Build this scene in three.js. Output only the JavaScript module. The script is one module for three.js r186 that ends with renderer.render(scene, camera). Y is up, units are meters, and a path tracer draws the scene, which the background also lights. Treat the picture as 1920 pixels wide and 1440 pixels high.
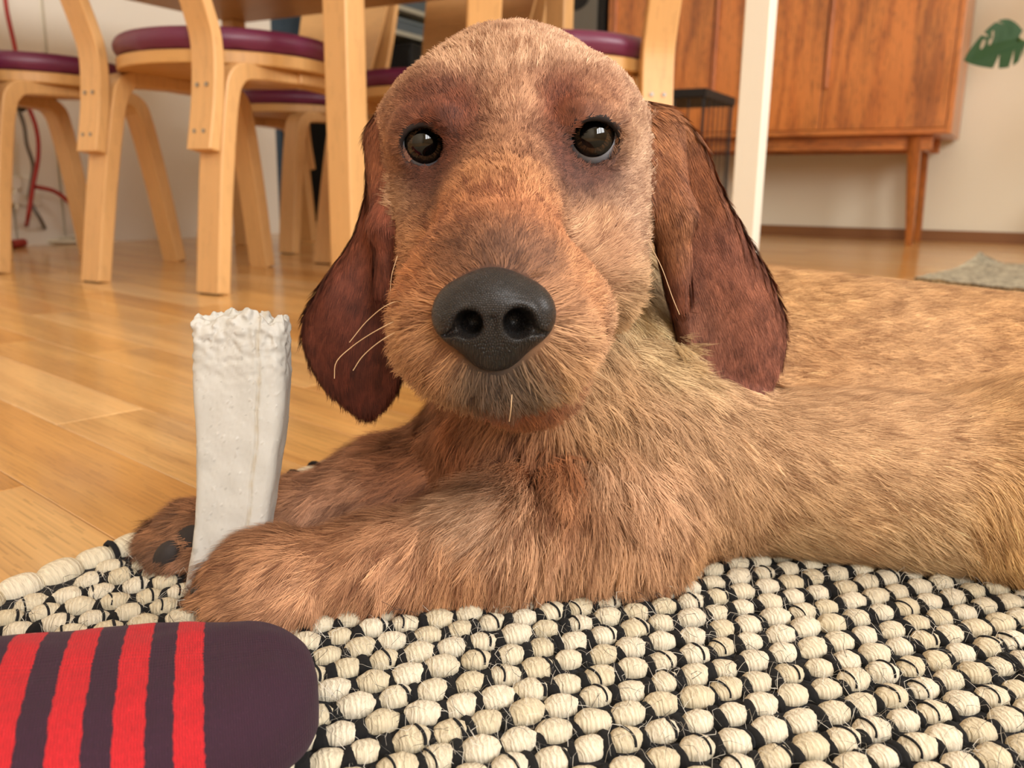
import * as THREE from 'three';
import { mergeGeometries } from 'three/addons/utils/BufferGeometryUtils.js';
import { RoundedBoxGeometry } from 'three/addons/geometries/RoundedBoxGeometry.js';
import { RectAreaLightUniformsLib } from 'three/addons/lights/RectAreaLightUniformsLib.js';
import { createNoise3D } from 'simplex-noise';

// ---------------------------------------------------------------- camera, sky, light, exposure
const scene = new THREE.Scene();
const camera = new THREE.PerspectiveCamera(48.4555, 4 / 3, 0.02, 60);
camera.position.set(0, 0.18, 0);
camera.rotation.order = 'YXZ';
camera.rotation.set(THREE.MathUtils.degToRad(-12.8), 0, THREE.MathUtils.degToRad(0.8));
camera.focus = 0.32;
camera.userData.fStop = 15;
scene.background = new THREE.Color(0.62, 0.8, 1.0);
const renderer = new THREE.WebGLRenderer();
renderer.toneMapping = THREE.LinearToneMapping;
renderer.toneMappingExposure = 0.95;
renderer.shadowMap.enabled = true;
RectAreaLightUniformsLib.init();

// room axes: U along the back wall, V towards it; the room is turned 30 degrees to the camera
const ROOM = THREE.MathUtils.degToRad(-30), CU = Math.cos(ROOM), SU = -Math.sin(ROOM);
const at = (U, V, y = 0) => new THREE.Vector3(U * CU + V * SU, y, U * SU - V * CU);
const ROOM_U0 = -2.53, ROOM_U1 = 1.9, ROOM_V0 = -3.0, ROOM_V1 = 3.92, CEIL = 2.5, HALL_U0 = -4.6;

// daylight: two windows in the wall at ROOM_U1, one soft light per pane, just inside the glass
const WINDOWS = [{ v0: -2.2, v1: -0.4, y0: 0.85, y1: 2.1, panes: 3 }, { v0: 0.9, v1: 2.1, y0: 0.85, y1: 2.1, panes: 2 }];
const DAY = new THREE.Color(1.0, 0.985, 0.965), DAY_POWER = 18;
for (const w of WINDOWS) {
  const step = (w.v1 - w.v0) / w.panes;
  for (let k = 0; k < w.panes; k++) {
    const l = new THREE.RectAreaLight(DAY, DAY_POWER, step - 0.1, w.y1 - w.y0 - 0.1);
    l.name = 'daylight';
    l.position.copy(at(ROOM_U1 - 0.02, w.v0 + (k + 0.5) * step, (w.y0 + w.y1) / 2));
    const to = at(ROOM_U1 - 1, w.v0 + (k + 0.5) * step, (w.y0 + w.y1) / 2);
    l.lookAt(to);
    scene.add(l);
  }
}

// ---------------------------------------------------------------- helpers
let seed = 12345;
const rnd = () => { seed = (seed + 0x6d2b79f5) | 0; let t = Math.imul(seed ^ (seed >>> 15), 1 | seed); t = (t + Math.imul(t ^ (t >>> 7), 61 | t)) ^ t; return ((t ^ (t >>> 14)) >>> 0) / 4294967296; };
const rr = (a, b) => a + (b - a) * rnd();
const noise3 = createNoise3D(rnd);
const clamp = THREE.MathUtils.clamp, lerp = THREE.MathUtils.lerp, smooth = THREE.MathUtils.smoothstep;
const names = new Map();
const numbered = (n) => { const k = names.get(n) ?? 0; names.set(n, k + 1); return k ? n + '_' + String(k).padStart(3, '0') : n; };
function shadows(o) { o.castShadow = true; o.receiveShadow = true; return o; }
function mesh(name, geometry, material, parent) { const m = shadows(new THREE.Mesh(geometry, material)); m.name = name; parent?.add(m); return m; }
function thing(name, label, category, pos, turn = 0, group) {
  const o = new THREE.Group(); o.name = numbered(name); scene.add(o);
  if (pos) o.position.copy(pos); o.rotation.y = turn;
  o.userData = { label, category }; if (group) o.userData.group = group;
  return o;
}
function struct(name, geometry, material, label, category) {
  const o = mesh(name, geometry, material, scene); o.userData = { kind: 'structure', label, category }; return o;
}
const V3 = (a) => new THREE.Vector3(...a);
const lin = (hex) => { const c = new THREE.Color(hex); return [c.r, c.g, c.b]; };
function std(color, roughness = 0.6, extra = {}) { return new THREE.MeshStandardMaterial({ color, roughness, ...extra }); }
function phys(color, roughness, extra = {}) { return new THREE.MeshPhysicalMaterial({ color, roughness, ...extra }); }
function dataTexture(w, h, f, { srgb = true, repeat } = {}) {
  const d = new Uint8Array(w * h * 4);
  for (let y = 0; y < h; y++) for (let x = 0; x < w; x++) { const c = f(x / w, y / h, x, y), i = (y * w + x) * 4; d[i] = clamp(c[0], 0, 1) * 255; d[i + 1] = clamp(c[1], 0, 1) * 255; d[i + 2] = clamp(c[2], 0, 1) * 255; d[i + 3] = 255; }
  const t = new THREE.DataTexture(d, w, h); t.wrapS = t.wrapT = THREE.RepeatWrapping; t.magFilter = THREE.LinearFilter; t.minFilter = THREE.LinearFilter;
  if (srgb) t.colorSpace = THREE.SRGBColorSpace; if (repeat) t.repeat.set(...repeat); t.needsUpdate = true; return t;
}
const tileNoise = (u, v, fu, fv, s) => { const a = u * 2 * Math.PI, R = fu / (2 * Math.PI); return noise3(Math.cos(a) * R + s, Math.sin(a) * R, v * fv + s * 3.7); };
// wood grain runs along u
function woodTexture(seedN, contrast, streak, w = 512, h = 256) {
  return dataTexture(w, h, (u, v) => {
    const warp = tileNoise(u, v, 1.5, 3, seedN) * 0.05;
    const rings = Math.sin((v + warp) * streak * 6.283 + tileNoise(u, v, 2, 6, seedN + 9) * 2.5);
    const fine = tileNoise(u, v, 5, 90, seedN + 20), pore = tileNoise(u, v, 14, 160, seedN + 33);
    const k = 0.93 + contrast * (0.035 * rings + 0.05 * fine + (pore > 0.55 ? -0.09 : 0)) + contrast * 0.05 * tileNoise(u, v, 1.2, 2.5, seedN + 50);
    return [k, k * (0.985 + 0.012 * rings * contrast), k * (0.96 + 0.02 * rings * contrast)];
  });
}
function boxUV(g, s = 1) { // uv in metres from the dominant axis, u along the longest side
  g = g.index ? g.toNonIndexed() : g; g.computeBoundingBox(); const p = g.attributes.position, n = g.attributes.normal, uv = new Float32Array(p.count * 2), sz = g.boundingBox.getSize(new THREE.Vector3()).toArray(), L = sz.indexOf(Math.max(...sz));
  for (let i = 0; i < p.count; i++) {
    const q = [p.getX(i), p.getY(i), p.getZ(i)], m = [Math.abs(n.getX(i)), Math.abs(n.getY(i)), Math.abs(n.getZ(i))], a = m.indexOf(Math.max(...m)), r = [0, 1, 2].filter((k) => k !== a);
    let [c, d] = r; if (d === L) [c, d] = [d, c];
    uv[2 * i] = q[c] * s; uv[2 * i + 1] = q[d] * s + a * 0.37;
  }
  g.setAttribute('uv', new THREE.BufferAttribute(uv, 2)); return g;
}
const box = (w, h, d, x = 0, y = 0, z = 0, r = 0.003) => boxUV(new RoundedBoxGeometry(w, h, d, 2, Math.min(r, w / 2.01, h / 2.01, d / 2.01)).translate(x, y, z));
function tube(points, r, seg = 40, rad = 8) { return new THREE.TubeGeometry(new THREE.CatmullRomCurve3(points.map((p) => (p.isVector3 ? p : V3(p)))), seg, r, rad); }

// a flat bent strip: centre line in the (z, y) plane, extruded along x
function bentStrip(line, thick, width, bevel = 0.003, n = 26) {
  const c = new THREE.CatmullRomCurve3(line.map(([z, y]) => new THREE.Vector3(z, y, 0)), false, 'centripetal'), up = [], dn = [];
  for (let i = 0; i <= n; i++) {
    const t = i / n, p = c.getPoint(t), g = c.getTangent(t), th = (typeof thick === 'function' ? thick(t) : thick) / 2 - bevel;
    up.push(new THREE.Vector2(p.x - g.y * th, p.y + g.x * th)); dn.push(new THREE.Vector2(p.x + g.y * th, p.y - g.x * th));
  }
  const s = new THREE.Shape([...up, ...dn.reverse()]);
  const g = new THREE.ExtrudeGeometry(s, { depth: width - 2 * bevel, bevelEnabled: true, bevelThickness: bevel, bevelSize: bevel, bevelSegments: 2, curveSegments: 4, steps: 1 });
  g.translate(0, 0, -width / 2 + bevel); g.rotateY(-Math.PI / 2); // shape x -> z, depth -> -x
  return boxUV(g);
}

// ---------------------------------------------------------------- signed-distance surfaces, meshed with surface nets
const sminK = (a, b, k) => { const h = Math.max(k - Math.abs(a - b), 0) / k; return Math.min(a, b) - h * h * k * 0.25; };
const smaxK = (a, b, k) => -sminK(-a, -b, k);
function cone(a, b, ra, rb, k) { // tapered capsule
  const [ax, ay, az] = a, dx = b[0] - ax, dy = b[1] - ay, dz = b[2] - az, L2 = dx * dx + dy * dy + dz * dz || 1e-12;
  const cx = ax + dx / 2, cy = ay + dy / 2, cz = az + dz / 2, R = Math.sqrt(L2) / 2 + Math.max(ra, rb);
  return { k, c: [cx, cy, cz], R, f: (x, y, z) => { const px = x - ax, py = y - ay, pz = z - az, t = Math.min(1, Math.max(0, (px * dx + py * dy + pz * dz) / L2)), ex = px - dx * t, ey = py - dy * t, ez = pz - dz * t; return Math.sqrt(ex * ex + ey * ey + ez * ez) - (ra + (rb - ra) * t); } };
}
const ball = (a, r, k) => cone(a, a, r, r, k);
function ellipsoid(c, [rx, ry, rz], k, X, Y, Z) { // axes X, Y, Z are unit vectors
  const R = Math.max(rx, ry, rz);
  return { k, c, R, f: (x, y, z) => { const px = x - c[0], py = y - c[1], pz = z - c[2], a = (px * X[0] + py * X[1] + pz * X[2]) / rx, b = (px * Y[0] + py * Y[1] + pz * Y[2]) / ry, d = (px * Z[0] + py * Z[1] + pz * Z[2]) / rz; const k0 = Math.sqrt(a * a + b * b + d * d), k1 = Math.sqrt((a / rx) ** 2 + (b / ry) ** 2 + (d / rz) ** 2); return k1 < 1e-9 ? -Math.min(rx, ry, rz) : k0 * (k0 - 1) / k1; } };
}
function union(prims) {
  return (x, y, z) => {
    let d = 1e3;
    for (const q of prims) {
      const ex = x - q.c[0], ey = y - q.c[1], ez = z - q.c[2], low = Math.sqrt(ex * ex + ey * ey + ez * ez) - q.R;
      if (low > d + q.k) continue;
      d = sminK(d, q.f(x, y, z), q.k);
    }
    return d;
  };
}
function surfaceNets(f, lo, hi, h, eps = h * 0.4) {
  const B = 8, nb = [0, 1, 2].map((k) => Math.ceil((hi[k] - lo[k]) / h / B)), N = nb.map((n) => n * B + 2), key = (i, j, k) => (i * N[1] + j) * N[2] + k;
  const blocks = [], S = B + 1, half = B * h * 0.5;
  for (let a = 0; a < nb[0]; a++) for (let b = 0; b < nb[1]; b++) for (let c = 0; c < nb[2]; c++) {
    if (Math.abs(f(lo[0] + (a + 0.5) * B * h, lo[1] + (b + 0.5) * B * h, lo[2] + (c + 0.5) * B * h)) > half * 2.3) continue;
    const v = new Float32Array(S * S * S); let neg = false, posi = false;
    for (let i = 0, o = 0; i < S; i++) for (let j = 0; j < S; j++) for (let k = 0; k < S; k++, o++) { v[o] = f(lo[0] + (a * B + i) * h, lo[1] + (b * B + j) * h, lo[2] + (c * B + k) * h); if (v[o] < 0) neg = true; else posi = true; }
    if (neg && posi) blocks.push([a, b, c, v]);
  }
  const cell = new Map(), pos = [];
  const E = [[0, 1], [0, 2], [0, 4], [1, 3], [1, 5], [2, 3], [2, 6], [3, 7], [4, 5], [4, 6], [5, 7], [6, 7]], off = []; for (let q = 0; q < 8; q++) off.push([q & 1, (q >> 1) & 1, (q >> 2) & 1]);
  for (const [a, b, c, v] of blocks) for (let i = 0; i < B; i++) for (let j = 0; j < B; j++) for (let k = 0; k < B; k++) {
    const g = off.map(([x, y, z]) => v[((i + x) * S + j + y) * S + k + z]); let m = 0; for (let q = 0; q < 8; q++) if (g[q] < 0) m |= 1 << q;
    if (m === 0 || m === 255) continue;
    let sx = 0, sy = 0, sz = 0, n = 0;
    for (const [p, q] of E) if ((g[p] < 0) !== (g[q] < 0)) { const t = g[p] / (g[p] - g[q]); sx += off[p][0] + (off[q][0] - off[p][0]) * t; sy += off[p][1] + (off[q][1] - off[p][1]) * t; sz += off[p][2] + (off[q][2] - off[p][2]) * t; n++; }
    const I = a * B + i, J = b * B + j, K = c * B + k; cell.set(key(I, J, K), pos.length / 3);
    pos.push(lo[0] + (I + sx / n) * h, lo[1] + (J + sy / n) * h, lo[2] + (K + sz / n) * h);
  }
  const idx = [];
  const quad = (p, q, r, s, flip) => { if (p === undefined || q === undefined || r === undefined || s === undefined) return; if (flip) idx.push(p, q, r, p, r, s); else idx.push(p, r, q, p, s, r); };
  for (const [a, b, c, v] of blocks) for (let i = 0; i < B; i++) for (let j = 0; j < B; j++) for (let k = 0; k < B; k++) {
    const I = a * B + i, J = b * B + j, K = c * B + k, s0 = v[(i * S + j) * S + k] < 0, G = (x, y, z) => cell.get(key(x, y, z));
    if (s0 !== v[((i + 1) * S + j) * S + k] < 0) quad(G(I, J - 1, K - 1), G(I, J, K - 1), G(I, J, K), G(I, J - 1, K), s0);
    if (s0 !== v[(i * S + j + 1) * S + k] < 0) quad(G(I - 1, J, K - 1), G(I - 1, J, K), G(I, J, K), G(I, J, K - 1), s0);
    if (s0 !== v[(i * S + j) * S + k + 1] < 0) quad(G(I - 1, J - 1, K), G(I, J - 1, K), G(I, J, K), G(I - 1, J, K), s0);
  }
  const P = new Float32Array(pos), Nn = new Float32Array(pos.length);
  for (let i = 0; i < P.length; i += 3) {
    const grad = () => { const x = P[i], y = P[i + 1], z = P[i + 2], g = [f(x + eps, y, z) - f(x - eps, y, z), f(x, y + eps, z) - f(x, y - eps, z), f(x, y, z + eps) - f(x, y, z - eps)], l = Math.hypot(...g) || 1; return [g[0] / l, g[1] / l, g[2] / l, l / (2 * eps)]; };
    let g = grad(); const d = clamp(f(P[i], P[i + 1], P[i + 2]) / Math.max(g[3], 0.5), -h * 0.5, h * 0.5);
    P[i] -= g[0] * d; P[i + 1] -= g[1] * d; P[i + 2] -= g[2] * d; Nn[i] = g[0]; Nn[i + 1] = g[1]; Nn[i + 2] = g[2];
  }
  const geo = new THREE.BufferGeometry(); geo.setAttribute('position', new THREE.BufferAttribute(P, 3)); geo.setAttribute('normal', new THREE.BufferAttribute(Nn, 3)); geo.setIndex(idx);
  return geo;
}
const norm = (v) => { const l = Math.hypot(...v) || 1; return v.map((x) => x / l); };
const cross = (a, b) => [a[1] * b[2] - a[2] * b[1], a[2] * b[0] - a[0] * b[2], a[0] * b[1] - a[1] * b[0]];
const dot = (a, b) => a[0] * b[0] + a[1] * b[1] + a[2] * b[2];
const sub = (a, b) => [a[0] - b[0], a[1] - b[1], a[2] - b[2]];
const add = (a, b, s = 1) => [a[0] + b[0] * s, a[1] + b[1] * s, a[2] + b[2] * s];

// ---------------------------------------------------------------- the room
const birchTex = woodTexture(3, 0.4, 5), teakTex = woodTexture(7, 2.4, 7), plankTex = woodTexture(11, 0.9, 3, 1024, 256), plankTexB = woodTexture(29, 1.1, 2, 1024, 256);
teakTex.repeat.set(1, 1.6);
const M = {
  wall: std('#ebe1ca', 0.9), ceiling: std('#ece8df', 0.95), birch: phys('#e6b67a', 0.38, { map: birchTex }), birchEdge: phys('#dba968', 0.45, { map: birchTex }),
  teak: phys('#cd7b38', 0.42, { map: teakTex, clearcoat: 0.6, clearcoatRoughness: 0.25 }), leather: phys('#651f40', 0.42, { clearcoat: 0.2, clearcoatRoughness: 0.4 }),
  white: phys('#e8e3d5', 0.4), black: std('#0b0b0c', 0.6), dark: std('#201a18', 0.7), skirting: phys('#8f5f36', 0.5, { map: birchTex }), slate: std('#51606c', 0.7), rubber: std('#4a3524', 0.8), steel: phys('#9a9690', 0.35, { metalness: 1 }),
};
function wallBox(u0, u1, v0, v1, y0, y1) { // a wall piece in room axes, already in world place
  const g = new THREE.BoxGeometry(u1 - u0, y1 - y0, v1 - v0); g.rotateY(ROOM); const c = at((u0 + u1) / 2, (v0 + v1) / 2, (y0 + y1) / 2); return g.translate(c.x, c.y, c.z);
}
const T = 0.12;
// the floor: strips of oiled birch parquet, 68 mm wide, turned 11 degrees to the walls
const floor = struct('floor', wallBox(HALL_U0 - T, ROOM_U1 + T, ROOM_V0 - T, ROOM_V1 + T, -0.1, -0.0135), std('#5a3a1e', 0.8), 'oiled birch strip parquet floor with a soft gloss', 'floor');
{
  const A = THREE.MathUtils.degToRad(11), ca = Math.cos(A), sa = Math.sin(A), W = 0.0685, L = 0.64, gap = 0.0005, th = 0.0125, ch = 0.0005;
  const variants = [];
  for (let k = 0; k < 6; k++) { // chamfered strip, top at y = 0, grain along x
    const w = W - gap, l = L - gap, P = [], U = [], I = [], ring = (a, b, y) => [[-a, y, -b], [a, y, -b], [a, y, b], [-a, y, b]];
    const rings = [ring(l / 2, w / 2, -th), ring(l / 2, w / 2, -ch), ring(l / 2 - ch, w / 2 - ch, 0)];
    const tri = (p, q, r) => { for (const v of [p, q, r]) { P.push(...v); U.push(v[0] / 0.9 + k * 0.31, v[2] / 0.22 + k * 0.173 + v[1]); } };
    for (let s = 0; s < 2; s++) for (let i = 0; i < 4; i++) { const j = (i + 1) % 4, a = rings[s][i], b = rings[s][j], c = rings[s + 1][j], d = rings[s + 1][i]; tri(a, c, b); tri(a, d, c); }
    const t = rings[2]; tri(t[0], t[2], t[1]); tri(t[0], t[3], t[2]);
    const g = new THREE.BufferGeometry(); g.setAttribute('position', new THREE.Float32BufferAttribute(P, 3)); g.setAttribute('uv', new THREE.Float32BufferAttribute(U, 2)); g.computeVertexNormals(); variants.push(g);
  }
  const tones = ['#e0ad68', '#d9a35d', '#e5b676', '#d69e58', '#ddaa64', '#e8bc80', '#d1984f'].map((c, i) => phys(c, 0.3, { map: i % 2 ? plankTex : plankTexB, clearcoat: 0.55, clearcoatRoughness: 0.13 }));
  const all = [];
  for (let r = -62; r <= 75; r++) {
    const w = 0.178 + 0.0685 * (r + 0.5), shift = ((r * 0.37) % 1) * L + rr(-0.06, 0.06);
    for (let c = -9; c <= 9; c++) {
      const s = c * L + shift, U = s * ca + w * sa, V = -s * sa + w * ca;
      if (U < HALL_U0 - 0.3 || U > ROOM_U1 + 0.3 || V < ROOM_V0 - 0.3 || V > ROOM_V1 + 0.3 || (U < ROOM_U0 - 0.4 && V < 2.0)) continue;
      const p = at(U, V), q = p.clone().sub(camera.position), dist = Math.hypot(p.x, p.z), inView = p.z < 0 && Math.abs(p.x / p.z) < 0.85 + 0.35 / dist;
      all.push({ p, rank: inView ? dist : 100 + dist, v: Math.floor(rnd() * 6), t: Math.floor(rnd() * tones.length) });
    }
  }
  all.sort((a, b) => a.rank - b.rank);
  const turn = ROOM - A, rest = tones.map(() => []);
  all.forEach((e, i) => {
    if (i < 290) { const m = mesh('floor_strip', variants[e.v], tones[e.t], floor); m.position.copy(e.p); m.rotation.y = turn; }
    else rest[e.t].push(variants[e.v].clone().rotateY(turn).translate(e.p.x, 0, e.p.z));
  });
  rest.forEach((list, k) => { if (list.length) mesh('far_floor_strips', mergeGeometries(list), tones[k], floor).userData.kind = 'stuff'; });
}
struct('ceiling', wallBox(HALL_U0 - T, ROOM_U1 + T, ROOM_V0 - T, ROOM_V1 + T, CEIL, CEIL + 0.1), M.ceiling, 'plain white ceiling of the room', 'ceiling');
const wallBack = struct('wall_back', wallBox(HALL_U0 - T, ROOM_U1 + T, ROOM_V1, ROOM_V1 + T, -0.05, CEIL), M.wall, 'cream painted wall behind the teak cabinet', 'wall');
struct('baseboard_back', wallBox(ROOM_U0, ROOM_U1, ROOM_V1 - 0.014, ROOM_V1, 0, 0.045), M.skirting, 'low brown wooden skirting along the cream wall', 'baseboard');
const wallLeft = struct('wall_left', wallBox(ROOM_U0 - T, ROOM_U0 - 0.012, ROOM_V0, 2.52, -0.05, CEIL), M.wall, 'white panelled wall with cables and a socket behind the table', 'wall');
for (const [v0, v1] of [[-3, 1.462], [1.468, 1.61], [1.618, 2.52]]) mesh('panel', wallBox(ROOM_U0 - 0.012, ROOM_U0, v0 + 0.002, v1 - 0.002, 0, CEIL), std('#e4dccd', 0.75), wallLeft);
struct('wall_front', wallBox(HALL_U0 - T, ROOM_U1 + T, ROOM_V0 - T, ROOM_V0, -0.05, CEIL), M.wall, 'plain cream wall opposite the cabinet', 'wall');
struct('wall_hall', mergeGeometries([wallBox(HALL_U0 - T, HALL_U0, ROOM_V0, ROOM_V1, -0.05, CEIL), wallBox(HALL_U0, ROOM_U0 - T, 2.2, 2.3, -0.05, CEIL)]), M.wall, 'cream walls of the hall beyond the white panelled wall', 'wall');
{
  const [a, b] = WINDOWS, pieces = [];
  pieces.push(wallBox(ROOM_U1, ROOM_U1 + T, ROOM_V0, ROOM_V1, -0.05, a.y0), wallBox(ROOM_U1, ROOM_U1 + T, ROOM_V0, ROOM_V1, a.y1, CEIL));
  for (const [v0, v1] of [[ROOM_V0, a.v0], [a.v1, b.v0], [b.v1, ROOM_V1]]) pieces.push(wallBox(ROOM_U1, ROOM_U1 + T, v0, v1, a.y0, a.y1));
  struct('wall_right', mergeGeometries(pieces), M.wall, 'cream wall holding two wide windows', 'wall');
  const glass = phys('#ffffff', 0.02, { transmission: 1, thickness: 0, ior: 1.5 });
  WINDOWS.forEach((w, i) => {
    const f = [], s = 0.05, u0 = ROOM_U1 + 0.02, u1 = ROOM_U1 + 0.08, step = (w.v1 - w.v0) / w.panes;
    f.push(wallBox(u0, u1, w.v0, w.v1, w.y0, w.y0 + s), wallBox(u0, u1, w.v0, w.v1, w.y1 - s, w.y1));
    for (let k = 0; k <= w.panes; k++) { const c = clamp(w.v0 + k * step, w.v0 + s / 2, w.v1 - s / 2); f.push(wallBox(u0, u1, c - s / 2, c + s / 2, w.y0 + s, w.y1 - s)); }
    const o = struct('window_' + (i + 1), mergeGeometries(f), M.white, i ? 'two pane window with a white frame' : 'three pane window with a white frame', 'window');
    for (let k = 0; k < w.panes; k++) mesh('pane', wallBox(u0 + 0.028, u0 + 0.032, w.v0 + k * step + s / 2, w.v0 + (k + 1) * step - s / 2, w.y0 + s, w.y1 - s), glass, o);
  });
}
const hallDoor = struct('door_1', wallBox(-3.66, -3.47, 3.42, 3.9, 0, 2.1), M.slate, 'narrow slate blue door edge in the dim hall', 'door');
// ---------------------------------------------------------------- furniture behind the dog
function place(U, V, y = 0) { return at(U, V, y); }
// birch dining table, top slab on four square legs
{
  const t = thing('dining_table', 'birch dining table with square legs, chairs tucked around it', 'table', place(-1.54, 1.54), ROOM);
  mesh('table_top', box(1.17, 0.045, 0.86, 0, 0.6825, 0, 0.006), M.birch, t);
  for (const sx of [-1, 1]) for (const sz of [-1, 1]) {
    const leg = mesh('leg', box(0.05, 0.66, 0.05, sx * 0.545, 0.33, sz * 0.385, 0.004), M.birch, t);
    mesh('floor_pad', new THREE.CylinderGeometry(0.02, 0.02, 0.004, 16).translate(sx * 0.545, 0.002, sz * 0.385), M.rubber, leg);
  }
}
// bent-birch chair: round purple cushion, L-shaped legs, two bent uprights screwed to the rear legs, plywood back. Faces -z.
function makeChair(label, pos, turn) {
  const t = thing('dining_chair', label, 'chair', pos, turn, 'birch chairs around the dining table');
  const seatShape = new THREE.Shape(); seatShape.absellipse(0, 0, 0.2, 0.195, 0, Math.PI * 2);
  const ply = new THREE.ExtrudeGeometry(seatShape, { depth: 0.016, bevelEnabled: true, bevelSize: 0.003, bevelThickness: 0.003, bevelSegments: 2, curveSegments: 40 }); ply.rotateX(-Math.PI / 2).translate(0, 0.385, 0);
  mesh('seat_base', boxUV(ply), M.birchEdge, t);
  const prof = []; for (let i = 0; i <= 16; i++) { const a = -Math.PI / 2 + (i / 16) * Math.PI; prof.push(new THREE.Vector2(0.186 + 0.021 * Math.cos(a), 0.424 + 0.019 * Math.sin(a))); }
  prof.unshift(new THREE.Vector2(0.0001, 0.405)); prof.push(new THREE.Vector2(0.1, 0.447), new THREE.Vector2(0.0001, 0.449));
  const cu = new THREE.LatheGeometry(prof, 64), cp = cu.attributes.position;
  for (let i = 0; i < cp.count; i++) { const y = cp.getY(i), a = Math.atan2(cp.getZ(i), cp.getX(i)); if (y < 0.412) cp.setY(i, y - 0.002 * (1 + Math.sin(a * 46 + Math.sin(a * 7) * 2))); cp.setZ(i, cp.getZ(i) * 0.98); }
  cu.computeVertexNormals(); mesh('seat_cushion', cu, M.leather, t);
  for (const sx of [-1, 1]) for (const rear of [1, -1]) {
    const zb = rear > 0 ? 0.212 : -0.215, zt = rear * 0.15, xb = sx * (rear > 0 ? 0.16 : 0.168);
    const g = bentStrip([[zb, 0.004], [lerp(zb, zt, 0.45), 0.19], [zt + rear * 0.008, 0.325], [zt - rear * 0.002, 0.352], [zt - rear * 0.022, 0.3685], [zt - rear * 0.06, 0.3715], [zt - rear * 0.15, 0.372]], (q) => (q < 0.55 ? 0.027 + q * 0.012 : 0.0336 - (q - 0.55) * 0.03), 0.055);
    const p = g.attributes.position; // legs lean slightly outward to the sides
    for (let i = 0; i < p.count; i++) p.setX(i, p.getX(i) + xb * (1 - 0.1 * clamp(p.getY(i) / 0.4, 0, 1)));
    const leg = mesh('leg', g, M.birch, t);
    mesh('floor_pad', new RoundedBoxGeometry(0.042, 0.005, 0.024, 1, 0.002).translate(xb, 0.0025, zb), M.rubber, leg);
    if (rear > 0) {
      const o = 0.028; // the upright lies on the back of the leg
      const ug = bentStrip([[lerp(zb, zt, 0.58) + o, 0.24], [lerp(zb, zt, 0.8) + o - 0.001, 0.32], [zt + 0.006 + o, 0.385], [zt + 0.008 + o, 0.42], [zt + 0.02 + o, 0.46], [zt + 0.045 + o, 0.53], [zt + 0.085 + o, 0.66], [zt + 0.115 + o, 0.79]], (q) => 0.024 - 0.008 * q, 0.056);
      const q = ug.attributes.position; for (let i = 0; i < q.count; i++) q.setX(i, q.getX(i) + xb * 0.93);
      const up = mesh('upright', ug, M.birch, t);
      for (const [y, f] of [[0.268, 0.665], [0.342, 0.85]]) for (const e of [-1, 1]) {
        const s = mesh('screw', new THREE.CylinderGeometry(0.0035, 0.0035, 0.004, 12).rotateX(Math.PI / 2), M.steel, up); s.position.set(xb * 0.93 + e * 0.011, y, lerp(zb, zt, f) + o + 0.0115);
      }
    }
  }
  const back = []; const nx = 20, ny = 10; // bent plywood back
  const P = [], I = [];
  for (const side of [0, 1]) for (let j = 0; j <= ny; j++) for (let i = 0; i <= nx; i++) {
    const u = i / nx * 2 - 1, v = j / ny, w = lerp(0.15, 0.175, Math.sin(v * 1.7)), y = 0.5 + v * 0.32 - 0.012 * u * u * (v - 0.5), z = 0.15 + 0.03 + 0.03 + v * 0.098 - 0.02 * (u * u) + (side ? -0.009 : 0) - 0.006;
    P.push(u * w, y, z - 0.012);
  }
  const id = (s, i, j) => s * (nx + 1) * (ny + 1) + j * (nx + 1) + i;
  for (let j = 0; j < ny; j++) for (let i = 0; i < nx; i++) { I.push(id(0, i, j), id(0, i + 1, j), id(0, i + 1, j + 1), id(0, i, j), id(0, i + 1, j + 1), id(0, i, j + 1)); I.push(id(1, i, j), id(1, i + 1, j + 1), id(1, i + 1, j), id(1, i, j), id(1, i, j + 1), id(1, i + 1, j + 1)); }
  for (let i = 0; i < nx; i++) for (const [j, f] of [[0, 0], [ny, 1]]) { const a = id(0, i, j), b = id(0, i + 1, j), c = id(1, i + 1, j), d = id(1, i, j); f ? I.push(a, b, c, a, c, d) : I.push(a, c, b, a, d, c); }
  for (let j = 0; j < ny; j++) for (const [i, f] of [[0, 0], [nx, 1]]) { const a = id(0, i, j), b = id(0, i, j + 1), c = id(1, i, j + 1), d = id(1, i, j); f ? I.push(a, c, b, a, d, c) : I.push(a, b, c, a, c, d); }
  let bg = new THREE.BufferGeometry(); bg.setAttribute('position', new THREE.Float32BufferAttribute(P, 3)); bg.setIndex(I); bg = bg.toNonIndexed(); bg.computeVertexNormals();
  mesh('backrest', boxUV(bg), M.birch, t);
  return t;
}
makeChair('birch chair with purple seat between the table leg and the red cables', place(-1.33, 1.215), ROOM);
makeChair('birch chair with purple seat beside the red cables and the panelled wall', place(-1.95, 1.2), ROOM);
makeChair('birch chair with purple seat standing off the table end beside the white post', new THREE.Vector3(0.066, 0, -1.7), THREE.MathUtils.degToRad(8));
makeChair('birch chair across the table in front of the dark hall opening', place(-1.9, 1.97), ROOM + Math.PI);
makeChair('birch chair across the table with its plywood back before the grey rack', place(-1.27, 1.79), ROOM + Math.PI);

// white square post from floor to ceiling
{
  const t = thing('white_post', 'white painted square post rising from the parquet in front of the teak cabinet', 'post', place(-0.41, 1.52), ROOM);
  mesh('shaft', box(0.043, CEIL, 0.043, 0, CEIL / 2, 0, 0.003), M.white, t);
  mesh('foot_plate', box(0.05, 0.008, 0.05, 0, 0.004, 0, 0.002), M.white, t);
}
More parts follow.
